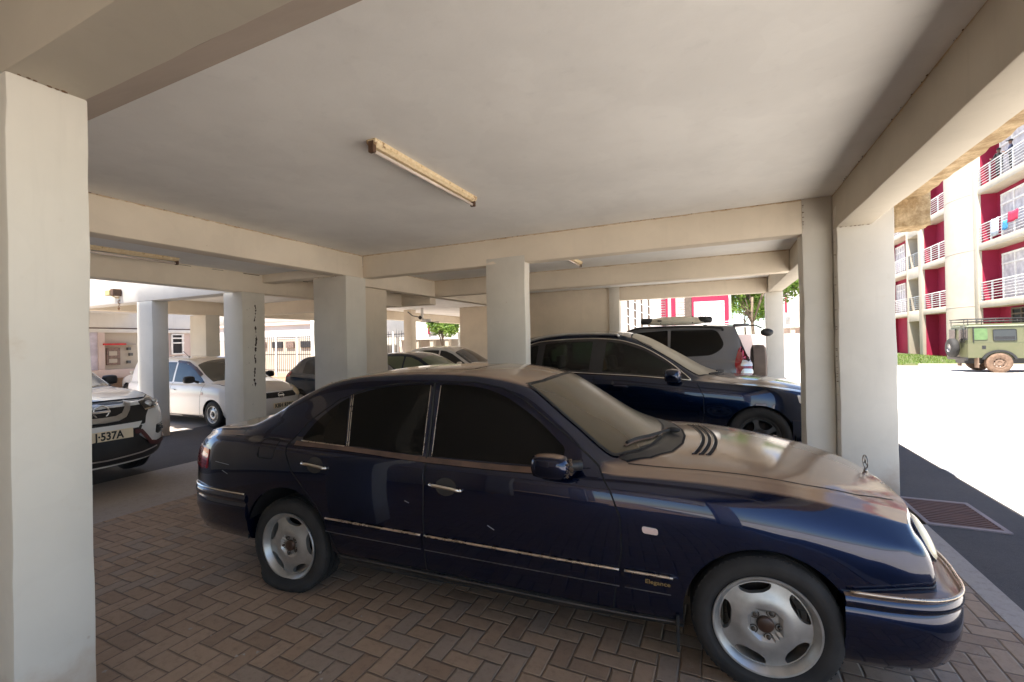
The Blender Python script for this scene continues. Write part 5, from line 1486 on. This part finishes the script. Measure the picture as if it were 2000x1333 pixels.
compact('dark teal hatchback with a red tail lamp, in front of the spiked fence', (-9.90, 9.08, -.10), 0, P_dark, glass('sky_tinted_glass', (.02, .03, .04), .02))
compact('dusty dark saloon whose windscreen shows left of the small white car', (-9.10, 10.98, -.10), 0, P_dark, G_leafy)
c2, s2_ = compact('small dusty white car far back between the middle columns', (-9.25, 12.95, -.05), 0, P_white2, G_plain)
c2.scale = (1.02, 1.0, 1.06)
compact('white car with a green tinted windscreen, mostly hidden behind the first alley column', (-15.4, 9.0, -.10), math.pi, P_white, G_leafy)
compact('teal car under the red apartment block beside the grass', (16.3, 47.6, .05), math.pi * .5, P_teal, G_plain)
compact('dark red car in the shade under the red apartment block', (17.5, 46.2, .05), math.pi * .5, P_redc, G_plain)
compact('silver car far down the street beyond the last column', (6.2, 57.0, 0), 2.6, P_silver, G_plain)
# --- sage green off-roader across the road
DF = thing('off_road_car', 'sage green boxy off-road car with roof rack and muddy wheels across the road', 'car', (10.42, 25.88, 0), 0)
WR, ZT = .875, 2.03
def bxp(nm, x0, x1, y0, y1, z0, z1, mat, par=DF, bev=.012):
    g = Gm(); g.box(x0, x1, y0, y1, z0, z1, bev=bev); return obj(nm, g, mat, par, ang=40)
side_poly = [(-.95, .62), (-.95, 1.22), (2.45, 1.22), (2.50, 1.16), (3.45, 1.10), (3.45, .62), (3.27, .62)] + [(2.79 + .48 * math.cos(a), .44 + .48 * math.sin(a)) for a in np.linspace(.39, math.pi - .39, 14)] + [(2.31, .60), (.49, .60)] + [(.48 * math.cos(a), .44 + .48 * math.sin(a)) for a in np.linspace(.34, math.pi - .34, 14)] + [(-.49, .62)]
g = Gm()
g.prism(side_poly, -WR, -WR + .04, 'Y'); g.prism(side_poly, WR - .04, WR, 'Y')
g.box(-.95, 2.45, -.83, .83, .60, 1.215); g.box(2.45, 3.45, -.55, .55, .6, 1.14); g.box(2.46, 3.44, -.83, .83, .95, 1.10)
g.fix()
obj('body', g, P_green, DF)
g = Gm(); g.prism([(-.93, 1.22), (-.90, 1.95), (-.84, 2.03), (1.60, 2.03), (1.72, 1.98), (2.10, 1.22)], -WR + .05, WR - .05, 'Y')
for v in g.bm.verts:
    if v.co.z > 1.9: v.co.y *= .90
    elif v.co.z > 1.5: v.co.y *= .93
cab = obj('cab', g, P_green, DF)
bxp('roof_gutter', -.93, 1.72, -.79, .79, 1.925, 1.955, simple('pale_green_roof', (.42, .46, .34), .5))
def dwin(x0, x1, z0, z1):
    for s in (-1, 1):
        g = Gm()
        yz = lambda z: s * (.825 - (z - 1.22) * .052)
        pts = fillet([(x0, z0), (x1, z0), (x1, z1), (x0, z1)], .05)
        v = [g.bm.verts.new((x, yz(z) + s * .012, z)) for x, z in pts]; g.bm.faces.new(v if s < 0 else v[::-1])
        o = obj('window', g, G_plain, DF)
        g = Gm(); g.tube([(x, yz(z) + s * .014, z) for x, z in pts], .012, 6, closed=True); obj('window_frame', g, M_rubber, o)
        if x0 < .4:
            g = Gm(); v = [g.bm.verts.new((x, yz(z) + s * .016, z)) for x, z in ((x0 + .05, z0 + .05), (x1 - .05, z0 + .05), (x1 - .05, z0 + .17), (x0 + .05, z0 + .17))]; g.bm.faces.new(v if s < 0 else v[::-1]); obj('lower_pane', g, M_black, o)
dwin(-.15, .55, 1.32, 1.78); dwin(.82, 1.32, 1.32, 1.78); dwin(1.42, 1.80, 1.34, 1.76)
for s in (-1, 1):
    g = Gm(); pts = fillet([(-.78, 1.36), (-.32, 1.36), (-.32, 1.84), (-.78, 1.84)], .08)
    v = [g.bm.verts.new((x, s * (.84 - (z - 1.22) * .052), z)) for x, z in pts]; g.bm.faces.new(v if s < 0 else v[::-1]); obj('rear_quarter_window', g, simple('green_tinted_window', (.10, .16, .06), .1) if s < 0 else MATS['green_tinted_window'], DF)
    bxp('tail_lamp', -.935, -.90, s * .70, s * .80, .82, 1.0, M_redl)
    bxp('air_vent', -.52, -.40, s * (WR + .0), s * (WR + .006), .98, 1.12, M_black, bev=0)
    bxp('mud_flap', -.66, -.62, s * .60, s * .88, .20, .62, M_mud, bev=0)
    bxp('rear_grab_bar', -.80, -.77, s * .86, s * .90, 1.28, 1.92, M_black, bev=0)
    for xc in (0, 2.79):
        g = Gm()
        o_ = [(.56 * math.cos(a), .44 + .50 * math.sin(a)) for a in np.linspace(.25, math.pi - .25, 18)]; i_ = [(.47 * math.cos(a), .44 + .43 * math.sin(a)) for a in np.linspace(math.pi - .25, .25, 18)]
        g.prism([(x + xc, z) for x, z in o_ + i_], s * (WR - .02), s * (WR + .05), 'Y'); g.fix(); obj('wheel_arch_trim', g, M_black, DF)
        w = add_wheel(DF, xc, s, .41, .41, .215, .24, .80, WM3, 'steel', extras=False)
    mirror(DF, (2.0, s * 1.02, 1.40), (.08, .18, .22), M_black, (2.0, s * .84, 1.3))
bxp('wheel_housing', -.5, .5, -.60, .60, .42, .80, M_black, bev=0); bxp('chassis', -.9, 3.3, -.40, .40, .36, .60, M_black, bev=0)
bxp('rear_bumper', -1.02, -.95, -.86, .86, .50, .62, M_black)
g = Gm(); g.lathe([(.18, -.12), (.22, -.125), (.36, -.12), (.405, -.08), (.41, 0), (.405, .08), (.36, .12), (.20, .125), (.12, .06), (0, .06)], 'X', 40, M=Matrix.Translation((-1.16, -.05, 1.02))); obj('spare_wheel', g, M_tyre, DF, ang=50)
g = Gm(); g.lathe([(0, -.06), (.2, -.07), (.215, -.11)], 'X', 24, M=Matrix.Translation((-1.16, -.05, 1.02))); obj('spare_rim', g, M_steel, DF)
g = Gm()
for s in (-1, 1):
    for z in (2.13, 2.24): g.tube([(-.95, s * .74, z), (1.75, s * .74, z)], .018, 6)
    for x in np.linspace(-.9, 1.7, 7): g.tube([(x, s * .74, 1.96 if int(round(x * 10)) % 2 else 2.05), (x, s * .74, 2.24)], .012, 6)
for x in np.linspace(-.95, 1.75, 12): g.tube([(x, -.74, 2.13), (x, .74, 2.13)], .014, 6)
for x in (-.95, 1.75): g.tube([(x, -.74, 2.24), (x, .74, 2.24)], .018, 6)
obj('roof_rack', g, M_black, DF)
g = Gm(); g.prism([(-.82, 1.36), (-.10, 1.36), (-.10, 1.84), (-.82, 1.84)], -.952, -.935, 'X'); g.prism([(.82, 1.36), (.25, 1.36), (.25, 1.84), (.82, 1.84)], -.952, -.935, 'X'); obj('rear_window', g, G_plain, DF)
g = Gm(); g.tube([(-.98, -.62, 1.25), (-.98, -.62, 1.98)], .014, 6); g.tube([(-.98, -.38, 1.25), (-.98, -.38, 1.98)], .014, 6)
for z in np.linspace(1.3, 1.95, 5): g.tube([(-.98, -.62, z), (-.98, -.38, z)], .012, 6)
obj('rear_ladder', g, M_black, DF)
# ------------------------------------------------------------------ rest of the parking building behind the camera, unseen and added to cut light
bx('ceiling', -7.57, -1.4, -12, -4.202, CE, 3.42, M_ceil, bev=0)  # added unseen roof bay, cuts light
bx('wall', -7.57, -1.4, -12.2, -12.0, 0, 3.42, M_beam)  # added unseen wall, cuts light
bx('column', -1.9, -1.4, -8.5, -8.1, 0, CE, M_col)  # added unseen column
bx('ceiling', -1.398, 1.86, -9.0, -4.202, CE, 3.42, M_ceil, bev=0)  # added unseen roof bay, cuts light
bx('beam', -1.38, 1.86, -9.0, -8.75, BB, CE + .005, M_beam)
bx('wall', -7.57, -7.35, -12, .4, 0, 3.0, M_beam)  # added unseen wall, cuts light
bx('wall', -7.35, -3.1, -4.3, -4.12, 0, CE, M_beam)  # added unseen wall, cuts light
# unseen tall block, added so that its shadow lies over the alley
TB = thing('apartment_block', 'unseen tall cream block added to shade the alley from behind', 'building')
bx('wall', -13.5, -9.6, -24, -1.0, -.1, 21.5, M_cream2, TB, 0)  # body of the added unseen block, shades the alley
# ------------------------------------------------------------------ red and cream apartment block across the road
FB = thing('apartment_block', 'crimson and cream apartment block with railed balconies across the road', 'building')
XF = 14.3
FL = [3.54, 6.96, 10.30, 13.7]
def rail(y0, y1, z, x, mat, par=FB):
    g = Gm()
    n = max(2, int(abs(y1 - y0) / 1.05) + 1)
    for y in np.linspace(y0 + .06, y1 - .06, n): g.box(x - .03, x + .03, y - .035, y + .035, z, z + 1.07)
    for k in range(6): g.tube([(x - .035, y0, z + .16 + k * .155), (x - .035, y1, z + .16 + k * .155)], .016, 6)
    g.tube([(x - .02, y0, z + 1.08), (x - .02, y1, z + 1.08)], .034, 6)
    return obj('balcony_railing', g, mat, par)
def win(y0, y1, z0, z1, x, par=FB, frame=M_frame, pane=M_curt, cols=4, top=.55, axis='X'):
    w = y1 - y0
    def B(g, a0, a1, d0, d1, zz0, zz1):
        if axis == 'X': g.box(x + d0, x + d1, a0, a1, zz0, zz1)
        else: g.box(a0, a1, x + d0, x + d1, zz0, zz1)
    g = Gm(); B(g, y0, y1, -.02, .02, z0, z1)
    o = obj('window', g, pane, par)
    g = Gm()
    for k in range(cols + 1):
        y = y0 + w * k / cols; B(g, y - .045, y + .045, -.075, -.022, z0 - .04, z1 + .04)
    for z in (z0, z1 - top, z1): B(g, y0 - .04, y1 + .04, -.085, -.022, z - .045, z + .045)
    obj('window_frame', g, frame, o)
    return o
def bay(y0, y1, wy0, wy1, railm, depth=.75, red=M_red, floors=FL, win_on=True, zc_=3.13):
    for i, z in enumerate(floors):
        bx('balcony_slab', XF - .12, XF + depth + .2, y0, y1, z - .40, z, M_cream2, FB, .02)
        rail(y0 + .05, y1 - .05, z, XF - .04, railm)
        if win_on: win(wy0, wy1, z + .05, z + 2.62, XF + depth - .03)
    g = Gm()
    g.box(XF + depth, XF + depth + .2, y0, y1, 0, 15)
    g.box(XF + .03, XF + depth, y1 - .02, y1 + .02, 0, 15); g.box(XF + .03, XF + depth, y0 - .02, y0 + .02, 0, 15)
    obj('recess_wall', g, red, FB)
bay(24.6, 35.98, 30.6, 35.35, M_rail)
bay(40.06, 44.1, 39.6 + .5, 42.2, M_rail)
bay(47.32, 52.5, 50.2, 52.3, M_rail)
for z in (2.6,): win(31.2, 34.6, 2.15, 3.0, XF + .74, pane=M_void, frame=M_wood, cols=4, top=.3)
bx('wall', XF - .16, XF + .9, 35.98, 36.45, 0, 15, M_cream2, FB)
g = Gm()   # rounded stair tower
pts = [(XF + .3, 36.45)] + [(XF - .15 - .55 * math.sin(t * math.pi), 36.45 + 3.6 * t) for t in np.linspace(0, 1, 15)] + [(XF + .3, 40.05)]
g.prism(pts, 0, 15, 'Z'); g.fix()
obj('stair_tower', g, M_cream2, FB, ang=30)
g = Gm()
for z in (3.3, 6.7, 10.1, 13.4): g.prism([(x - .012, y) for x, y in pts[1:-1]] + [(x + .02, y) for x, y in pts[1:-1]][::-1], z, z + .02, 'Z')
obj('tower_joint', g, M_pink, FB)
bx('wall', XF - .16, XF + .9, 44.12, 44.75, 0, 15, M_cream2, FB)
for z in FL:
    bx('balcony_slab', XF - .1, XF + 1.6, 44.76, 47.0, z - .85, z, M_cream2, FB, .02)
    rail(44.8, 47.0, z, XF - .02, M_grail)
bx('wall', XF - .12, XF + 1.0, 47.0, 47.3, 0, 15, M_cream2, FB)
bx('dark_room', XF + 1.6, XF + 1.7, 44.76, 47.0, 0, 15, M_void, FB, 0)
bx('rear_wall', XF + 6, XF + 6.3, 24.6, 60, 0, 15, M_cream2, FB, 0)
bx('roof', XF + .3, XF + 6, 24.6, 60, 14.7, 15, M_cream2, FB, 0)
bx('wall', XF + .3, XF + 6, 52.5, 60, 3.2, 14.7, M_cream2, FB, 0)
bx('end_wall', XF + 1.0, XF + 6, 24.6, 24.8, 0, 14.7, M_cream2, FB, 0)
# washing on the first balcony rail
for i, (y, w, h, col, nm, lb) in enumerate(((34.2, .75, .95, (.42, .46, .52), 'cloth', 'faded grey blue cloth drying on the second balcony rail'), (33.2, .5, .5, (.04, .22, .42), 'cloth', 'bright blue cloth low on the second balcony rail'), (32.5, .9, .55, (.42, .02, .06), 'cloth', 'red cloth drying on the second balcony rail nearest the photo edge'))):
    g = Gm(); n = 9
    top_z = FL[1] + 1.11 - (.35 if i == 1 else 0)
    A = [[g.bm.verts.new((XF - .10 - .015 * math.sin(k * 1.7) - .01 * j, y - w / 2 + w * k / n, top_z - h * j / 4 + .02 * math.sin(k))) for k in range(n + 1)] for j in range(5)]
    for j in range(4):
        for k in range(n): g.bm.faces.new((A[j][k], A[j][k + 1], A[j + 1][k + 1], A[j + 1][k]))
    o = obj('hung_cloth', g, simple('cloth_%d' % i, col, .9), smooth=True)
    md = o.modifiers.new('s', 'SOLIDIFY'); md.thickness = .012
    tag(o, lb, 'washing', 'washing on the balcony rails')
# ------------------------------------------------------------------ people on the top balcony
M_skin = simple('brown_skin', (.16, .085, .055), .6)
def person(label, loc, rz, shirt, trouser, cap=None, arm=0.0):
    t = thing('person', label, 'person', loc, rz, 'people on the balcony')
    J = [((0, 0, .95), .13), ((0, 0, 1.15), .125), ((.01, 0, 1.36), .14), ((.02, 0, 1.50), .06), ((.03, 0, 1.56), .055), ((.035, 0, 1.64), .088), ((.03, 0, 1.72), .085)]
    E_ = [(i, i + 1) for i in range(6)]
    def chain(root, pts):
        k = root
        for p, r in pts:
            J.append((p, r)); E_.append((k, len(J) - 1)); k = len(J) - 1
    for s in (-1, 1):
        chain(2, [((.0, s * .19, 1.42), .06), ((.05 + arm * .1, s * .25, 1.16), .045), ((.26, s * .20, 1.06 + arm * .25), .036), ((.34, s * .19, 1.08 + arm * .3), .032)])
        chain(0, [((0, s * .10, .88), .10), ((.02, s * .11, .48), .068), ((-.02, s * .11, .09), .045), ((.12, s * .12, .035), .035)])
    me = bpy.data.meshes.new('skeleton'); me.from_pydata([p for p, r in J], E_, [])
    o = bpy.data.objects.new('skeleton', me); COL.objects.link(o)
    md = o.modifiers.new('k', 'SKIN')
    for v, (p, r) in zip(me.skin_vertices[0].data, J): v.radius = (r, r); v.use_root = False
    me.skin_vertices[0].data[0].use_root = True
    o.modifiers.new('s', 'SUBSURF').levels = 1
    bpy.context.view_layer.update()
    m2 = bpy.data.meshes.new_from_object(o.evaluated_get(bpy.context.evaluated_depsgraph_get()))
    bpy.data.objects.remove(o)
    b_ = bmesh.new(); b_.from_mesh(m2)
    bd = obj('body', b_.copy(), [M_skin, shirt, trouser], t, smooth=True)
    for p in bd.data.polygons:
        c = p.center
        p.material_index = 2 if c.z < .98 and abs(c.y) < .2 else (1 if c.z < 1.49 and not (c.x > .2 and c.z > .98) else 0)
    b_.free()
    g = Gm(); g.ico((.02, 0, 1.72), .098, 2, (1.05, .9, .75)); 
    if cap: g.box(.06, .20, -.07, .07, 1.725, 1.74, bev=.005)
    obj('cap' if cap else 'hair', g, cap or simple('black_hair', (.012, .01, .01), .8), t)
    for nm, dy in (('eye', .03), ('eye', -.03)):
        g = Gm(); g.ico((.115, dy, 1.655), .011, 1); obj(nm, g, M_frame, t)
    return t
M_sh1 = simple('navy_shirt', (.02, .025, .06), .85); M_tr1 = simple('black_trousers', (.015, .015, .018), .85); M_sh2 = simple('black_top', (.02, .02, .022), .85)
person('person in a black cap and dark blue top standing at the top balcony rail', (XF + .22, 33.25, FL[2]), 2.6, M_sh1, M_tr1, simple('black_cap', (.01, .01, .012), .8), .3)
person('person in black leaning over the top balcony rail with raised hands', (XF + .20, 34.35, FL[2] - .05), 2.0, M_sh2, M_tr1, None, .7)
t = thing('ceiling_pipe', 'pale waste pipe with a hanging black cable under the dark far beam', 'pipe', (-11.35, 15.6, 2.62))
g = Gm(); g.tube([(0, 0, .52), (0, 0, .12), (.05, -.02, .02), (.5, -.1, -.02)], .06, 10); obj('pipe', g, M_frame, t)
g = Gm(); g.tube([(-.75, 0, .40), (-.5, 0, .22), (-.2, 0, .16), (-.02, -.07, .10)], .022, 6); g.tube([(.0, -.1, -.06), (.4, -.15, -.09), (.9, -.1, -.10)], .018, 6); g.ico((-.05, -.08, .12), .09, 1); obj('cable', g, M_iron, t)
# ------------------------------------------------------------------ trees
M_bark = simple('grey_bark', (.16, .12, .085), .9, var=.3, bmp=.3)
m, nt, b = nmat('green_leaves'); M_leaf = m
oi = nd(nt, 'ShaderNodeNewGeometry')
nt.links.new(mixc(nt, oi.outputs['Random Per Island'], (.05, .12, .016), (.20, .28, .05)), b.inputs['Base Color'])
b.inputs['Roughness'].default_value = .6
tr = nt.nodes.new('ShaderNodeBsdfTranslucent'); tr.inputs[0].default_value = (.22, .34, .05, 1)
mx = nt.nodes.new('ShaderNodeMixShader'); mx.inputs[0].default_value = .35
nt.links.new(b.outputs[0], mx.inputs[1]); nt.links.new(tr.outputs[0], mx.inputs[2])
nt.links.new(mx.outputs[0], nt.nodes['Material Output'].inputs[0])
def tree(label, loc, h, crown, n=2600, seed=1, leaf=.16, nm='leafy_tree', cat='tree'):
    r_ = random.Random(seed)
    t = thing(nm, label, cat, loc)
    g = Gm(); top = h * .62
    g.tube([(0, 0, -.1), (.05, .03, h * .2), (-.04, .05, h * .42), (.03, 0, top)], [.13 * h / 6, .10 * h / 6, .08 * h / 6, .05 * h / 6], 8)
    cl = []
    for i in range(11):
        a = r_.uniform(0, 6.283); e = r_.uniform(-.15, 1.0); k = r_.uniform(.45, 1)
        c = Vector((math.cos(a) * crown * k * math.cos(e), math.sin(a) * crown * k * math.cos(e), h * .62 + crown * .95 * k * math.sin(e)))
        cl.append((c, crown * r_.uniform(.28, .52)))
        g.tube([(0, 0, h * r_.uniform(.3, .6)), c * .5 + Vector((0, 0, h * .27)), c], [.045 * h / 6, .03 * h / 6, .01], 6)
    obj('trunk', g, M_bark, t, smooth=True)
    g = Gm()
    for i in range(n):
        c, rr = r_.choice(cl)
        d = Vector((r_.gauss(0, 1), r_.gauss(0, 1), r_.gauss(0, 1))).normalized() * rr * r_.uniform(.55, 1.08)
        p = c + d
        u = Vector((r_.gauss(0, 1), r_.gauss(0, 1), r_.gauss(0, .6))).normalized(); w = u.cross(Vector((r_.gauss(0, 1), r_.gauss(0, 1), r_.gauss(0, 1)))).normalized()
        s = leaf * r_.uniform(.6, 1.3)
        g.ngon([p - u * s, p + w * s * .42, p + u * s, p - w * s * .42])
    obj('crown', g, M_leaf, t)
    return t
tree('leafy green tree beyond the grey off-road car, right of the red framed window', (2.3, 37.5, 0), 7.5, 2.6, 4200, 4, .17)
tree('tall thin tree with sunlit yellow green leaves behind the far wall', (4.2, 45, 0), 9, 3.2, 3600, 9, .2)
tree('round green tree seen between the far middle columns', (-15.9, 24.0, 0), 4.0, 1.25, 2600, 12, .12)
tree('spreading green tree at the far end of the street', (3.6, 75, 0), 9, 3.6, 2600, 15, .28)
# ------------------------------------------------------------------ building at the end of the rows
EB = thing('apartment_block', 'white apartment block with a red framed lace curtained window beyond the grey off-road car', 'building')
bx('wall', -15, .72, 30.0, 42, 0, 9.5, M_white, EB, 0)
win(-1.30, .30, 1.9, 3.86, 29.93, EB, cols=3, axis='Y')
g = Gm(); g.box(-1.48, .58, 29.90, 29.998, 3.92, 4.22); g.box(.36, .58, 29.90, 29.998, .9, 3.92); g.box(-1.48, -1.36, 29.90, 29.998, .9, 3.92); obj('red_surround', g, M_red, EB)
g = Gm(); g.box(-1.86, -1.49, 29.86, 29.996, .5, 4.4); obj('brown_shutter', g, M_wood, EB)
g = Gm()
for k in range(16): g.box(-2.40, -1.90, 29.90, 29.99, 2.0 + k * .15, 2.1 + k * .15)
obj('louvre', g, M_pink, EB)
for x0, x1 in ((-2.70, -2.44), (-3.02, -2.90)):
    g = Gm(); g.box(x0, x1, 29.93, 29.997, 2.2, 5); obj('red_stripe', g, M_red, EB)
g = Gm()
for k in range(14): g.box(-3.30, -3.05, 29.92, 29.997, 2.3 + k * .16, 2.38 + k * .16)
obj('red_louvre', g, M_red, EB)
rail(-.0, .0, 0, 0, M_rail, EB) if False else None
g = Gm()
for k in range(6): g.tube([(.30, 29.82, 1.95 + k * .14), (.62, 29.82, 1.95 + k * .14)], .016, 6)
for x in (.32, .60): g.tube([(x, 29.82, 1.85), (x, 29.82, 2.75)], .02, 6)
obj('balcony_railing', g, M_rail, EB)
PG = thing('pergola', 'dark timber pergola screen with pale slanting slats beside the white block', 'pergola', (-4.5, 28.6, 0))
for x in (-.62, -.2, .2, .62):
    g = Gm(); g.box(x - .06, x + .06, -.06, .06, 0, 4.6); obj('post', g, M_wood, PG)
g = Gm()
for k in range(6): g.box(-.75, .75, -.09, -.062, -.02, .02, M=Matrix.Translation((0, 0, 1.9 + k * .5)) @ Matrix.Rotation(.35, 4, 'Y'))
obj('slats', g, M_frame, PG)
W_ = thing('boundary_wall', 'low tan boundary wall under the sunlit trees', 'wall'); bx('wall', .72, 9, 33.2, 33.4, 0, 1.85, M_pink, W_, 0)
GB = thing('apartment_block', 'white block far down the street with a narrow red window strip', 'building')
bx('wall', 6.9, 13.8, 60, 70, 2.75, 12, M_white, GB, 0)
for x in (7.75, 9.6, 11.6): bx('column', x - .22, x + .22, 60.1, 60.5, 0, 2.75, M_cream2, GB, 0)
bx('rear_wall', 7.4, 13.8, 66, 66.2, 0, 2.75, M_pink, GB, 0)
g = Gm(); g.box(6.99, 7.18, 59.93, 59.995, 4.5, 6.2); obj('red_strip', g, M_red, GB)
g = Gm()
for k in range(6): g.tube([(6.95, 59.85, 3.6 + k * .15), (7.4, 59.85, 3.6 + k * .15)], .03, 6)
obj('balcony_railing', g, M_grail, GB)
# ------------------------------------------------------------------ left background
LB = thing('utility_building', 'pale building with a red trimmed shutter and small boxes, beyond the alley', 'building')
bx('wall', -26, -20.0, 3, 10.2, -.1, 2.30, M_cream2, LB, 0)
bx('upper_wall', -26, -19.9, 3, 12.4, 2.41, 4.5, M_white, LB, 0)
bx('lilac_wall', -19.99, -19.92, 3, 8.24, -.1, 2.25, simple('lilac_wall_paint', (.58, .54, .62), .8), LB, 0)
bx('pilaster', -19.99, -19.86, 8.24, 8.42, -.1, 2.30, M_pink, LB, 0)
g = Gm(); rr_ = random.Random(2)
y = 3.0
while y < 12.3:
    L_ = rr_.uniform(.15, .5); g.box(-20.0, -19.88, y, y + L_, 2.395 + rr_.uniform(-.03, .0), 2.425); y += L_
obj('rusty_ledge', g, simple('rust_brown_edge', (.12, .07, .05), .9), LB)
bx('ledge', -20.0, -19.84, 3, 12.35, 2.25, 2.385, M_white, LB, .01)
g = Gm(); g.box(-19.995, -19.78, 8.36, 9.02, 1.80, 1.86); obj('red_awning', g, simple('red_awning_paint', (.55, .03, .03), .6), LB)
bx('ledge', -19.995, -19.85, 9.03, 9.35, 1.80, 1.85, M_conc, LB, 0)
M_shut = simple('brown_shutter', (.22, .15, .12), .7, var=.3, scale=12)
g = Gm(); g.box(-19.995, -19.93, 8.50, 8.90, 1.08, 1.70); sh_ = obj('shutter', g, M_shut, LB)
g = Gm(); g.box(-19.92, -19.915, 8.56, 8.80, 1.42, 1.58); g.box(-19.92, -19.915, 8.56, 8.80, 1.16, 1.30); obj('shutter_panel', g, M_cream2, sh_)
for y, z in ((9.17, 1.66), (9.23, 1.45), (9.16, 1.17)):
    g = Gm(); g.box(-19.995, -19.90, y - .05, y + .05, z - .055, z + .05); obj('meter_box', g, M_void if False else simple('grey_meter_box', (.10, .10, .10), .5) if 'grey_meter_box' not in MATS else MATS['grey_meter_box'], LB)
bx('planter', -20, -19.4, 3, 12, -.1, .62, M_earth, LB, .02)
bx('planter_kerb', -19.98, -19.6, 3, 12, .62, .92, M_pink, LB, .02)
bx('wall', -26, -19.95, 10.2, 11.42, -.1, 2.30, M_pink, LB, 0)
g = Gm(); g.box(-19.96, -19.92, 10.62, 11.0, 1.44, 2.2); w_ = obj('window', g, M_void, LB)
g = Gm()
for y in (10.60, 11.0): g.box(-19.94, -19.88, y - .03, y + .03, 1.40, 2.22)
for z in (1.42, 1.86, 2.05, 2.2): g.box(-19.94, -19.86, 10.58, 11.04, z - .025, z + .025)
obj('window_frame', g, M_frame, w_)
bx('white_pier', -26, -19.8, 11.42, 12.4, -.1, 2.41, M_white, LB, 0)
# spiked fence and the wall behind it
FN = thing('steel_fence', 'dark spiked steel fence on white posts behind the teal hatchback', 'fence', (0, 17, 0))
for x in np.arange(-25.4, -13.0, 1.62):
    g = Gm(); g.box(x - .05, x + .05, -.03, .03, 0, 2.24); obj('post', g, M_frame, FN)
g = Gm()
for x in np.arange(-25.5, -13.0, .155):
    g.tube([(x, 0, .22), (x, 0, 2.2), (x, 0, 2.2 + (.22 if int(round(x / .155)) % 5 == 0 else .10))], [.012, .012, .002], 5)
for z in (.35, 1.2, 2.12): g.box(-25.5, -13.0, -.015, .015, z - .02, z + .02)
obj('bars', g, M_iron, FN)
CB = thing('low_building', 'cream low building with dark window strips behind the spiked fence', 'building')
bx('wall', -40, -18.2, 20.0, 20.4, -.1, 2.1, M_cream2, CB, 0)
bx('wall', -40, -18.2, 20.0, 24, 2.12, 3.35, M_white, CB, 0)
bx('pink_band', -40, -18.2, 19.9, 19.998, 3.0, 3.5, M_pink, CB, 0)
bx('upper_wall', -40, -18.2, 20, 24, 3.36, 6, M_white, CB, 0)
for i, x in enumerate(np.arange(-29, -19, 1.3)):
    g = Gm(); g.box(x, x + (.7 if i % 2 else .95), 19.93, 19.996, 1.55, 1.95); obj('window', g, M_shut if i % 2 else M_void, CB)
MB_ = thing('apartment_block', 'white apartment block with a small red edged window behind the far middle columns', 'building')
bx('wall', -24, -16.2, 27, 36, 1.95, 9, M_white, MB_, 0)
for x in (-20.2, -18.9, -17.6): bx('column', x - .15, x + .15, 27.05, 27.4, -.1, 1.95, M_cream2, MB_, 0)
bx('rear_wall', -24, -16.2, 30, 30.2, -.1, 1.95, M_white, MB_, 0)
g = Gm(); g.box(-18.95, -18.40, 26.93, 26.996, 2.4, 3.1); w_ = obj('window', g, M_pane, MB_)
g = Gm(); g.box(-19.12, -18.96, 26.92, 26.997, 2.35, 3.15); obj('red_jamb', g, M_red, w_)
WW = thing('garden_wall', 'white garden wall left of the far middle columns', 'wall'); bx('wall', -27, -20.7, 25.4, 25.7, -.1, 4, M_white, WW, 0)
WX = thing('garden_wall', 'short white wall right of the round green tree', 'wall'); bx('wall', -15.4, -13.6, 25, 25.3, -.1, 4, M_white, WX, 0)
# grass on the verge
g = Gm(); r_ = random.Random(8)
for i in range(7000):
    x, y = r_.uniform(8.7, 14.15), r_.uniform(30.1, 46)
    if r_.random() < .3 * (1 if (int(x * 1.7) + int(y)) % 3 else 2): continue
    h = r_.uniform(.04, .15); a = r_.uniform(0, 3.14); w = .018
    dx, dy = math.cos(a) * w, math.sin(a) * w
    g.ngon([(x - dx, y - dy, .058), (x + dx, y + dy, .058), (x + r_.uniform(-.05, .05), y + r_.uniform(-.05, .05), .058 + h)])
gr_ = obj('grass', g, M_leaf); gr_['kind'] = 'stuff'
# dry leaves, chips and twigs on the paving
g = Gm(); r_ = random.Random(21)
for i in range(90):
    x, y = r_.uniform(-4.6, 1.3), r_.uniform(.6, 2.1)
    a = r_.uniform(0, 6.28); s = r_.uniform(.004, .012)
    g.ngon([(x + s * r_.uniform(.5, 1.5) * math.cos(a + q), y + s * r_.uniform(.5, 1.5) * math.sin(a + q), .004 + .003 * math.sin(q * 2)) for q in (0, 1.2, 2.5, 3.9, 5.1)])
lt = obj('litter', g, simple('pale_chips', (.38, .34, .29), .9)); lt['kind'] = 'stuff'
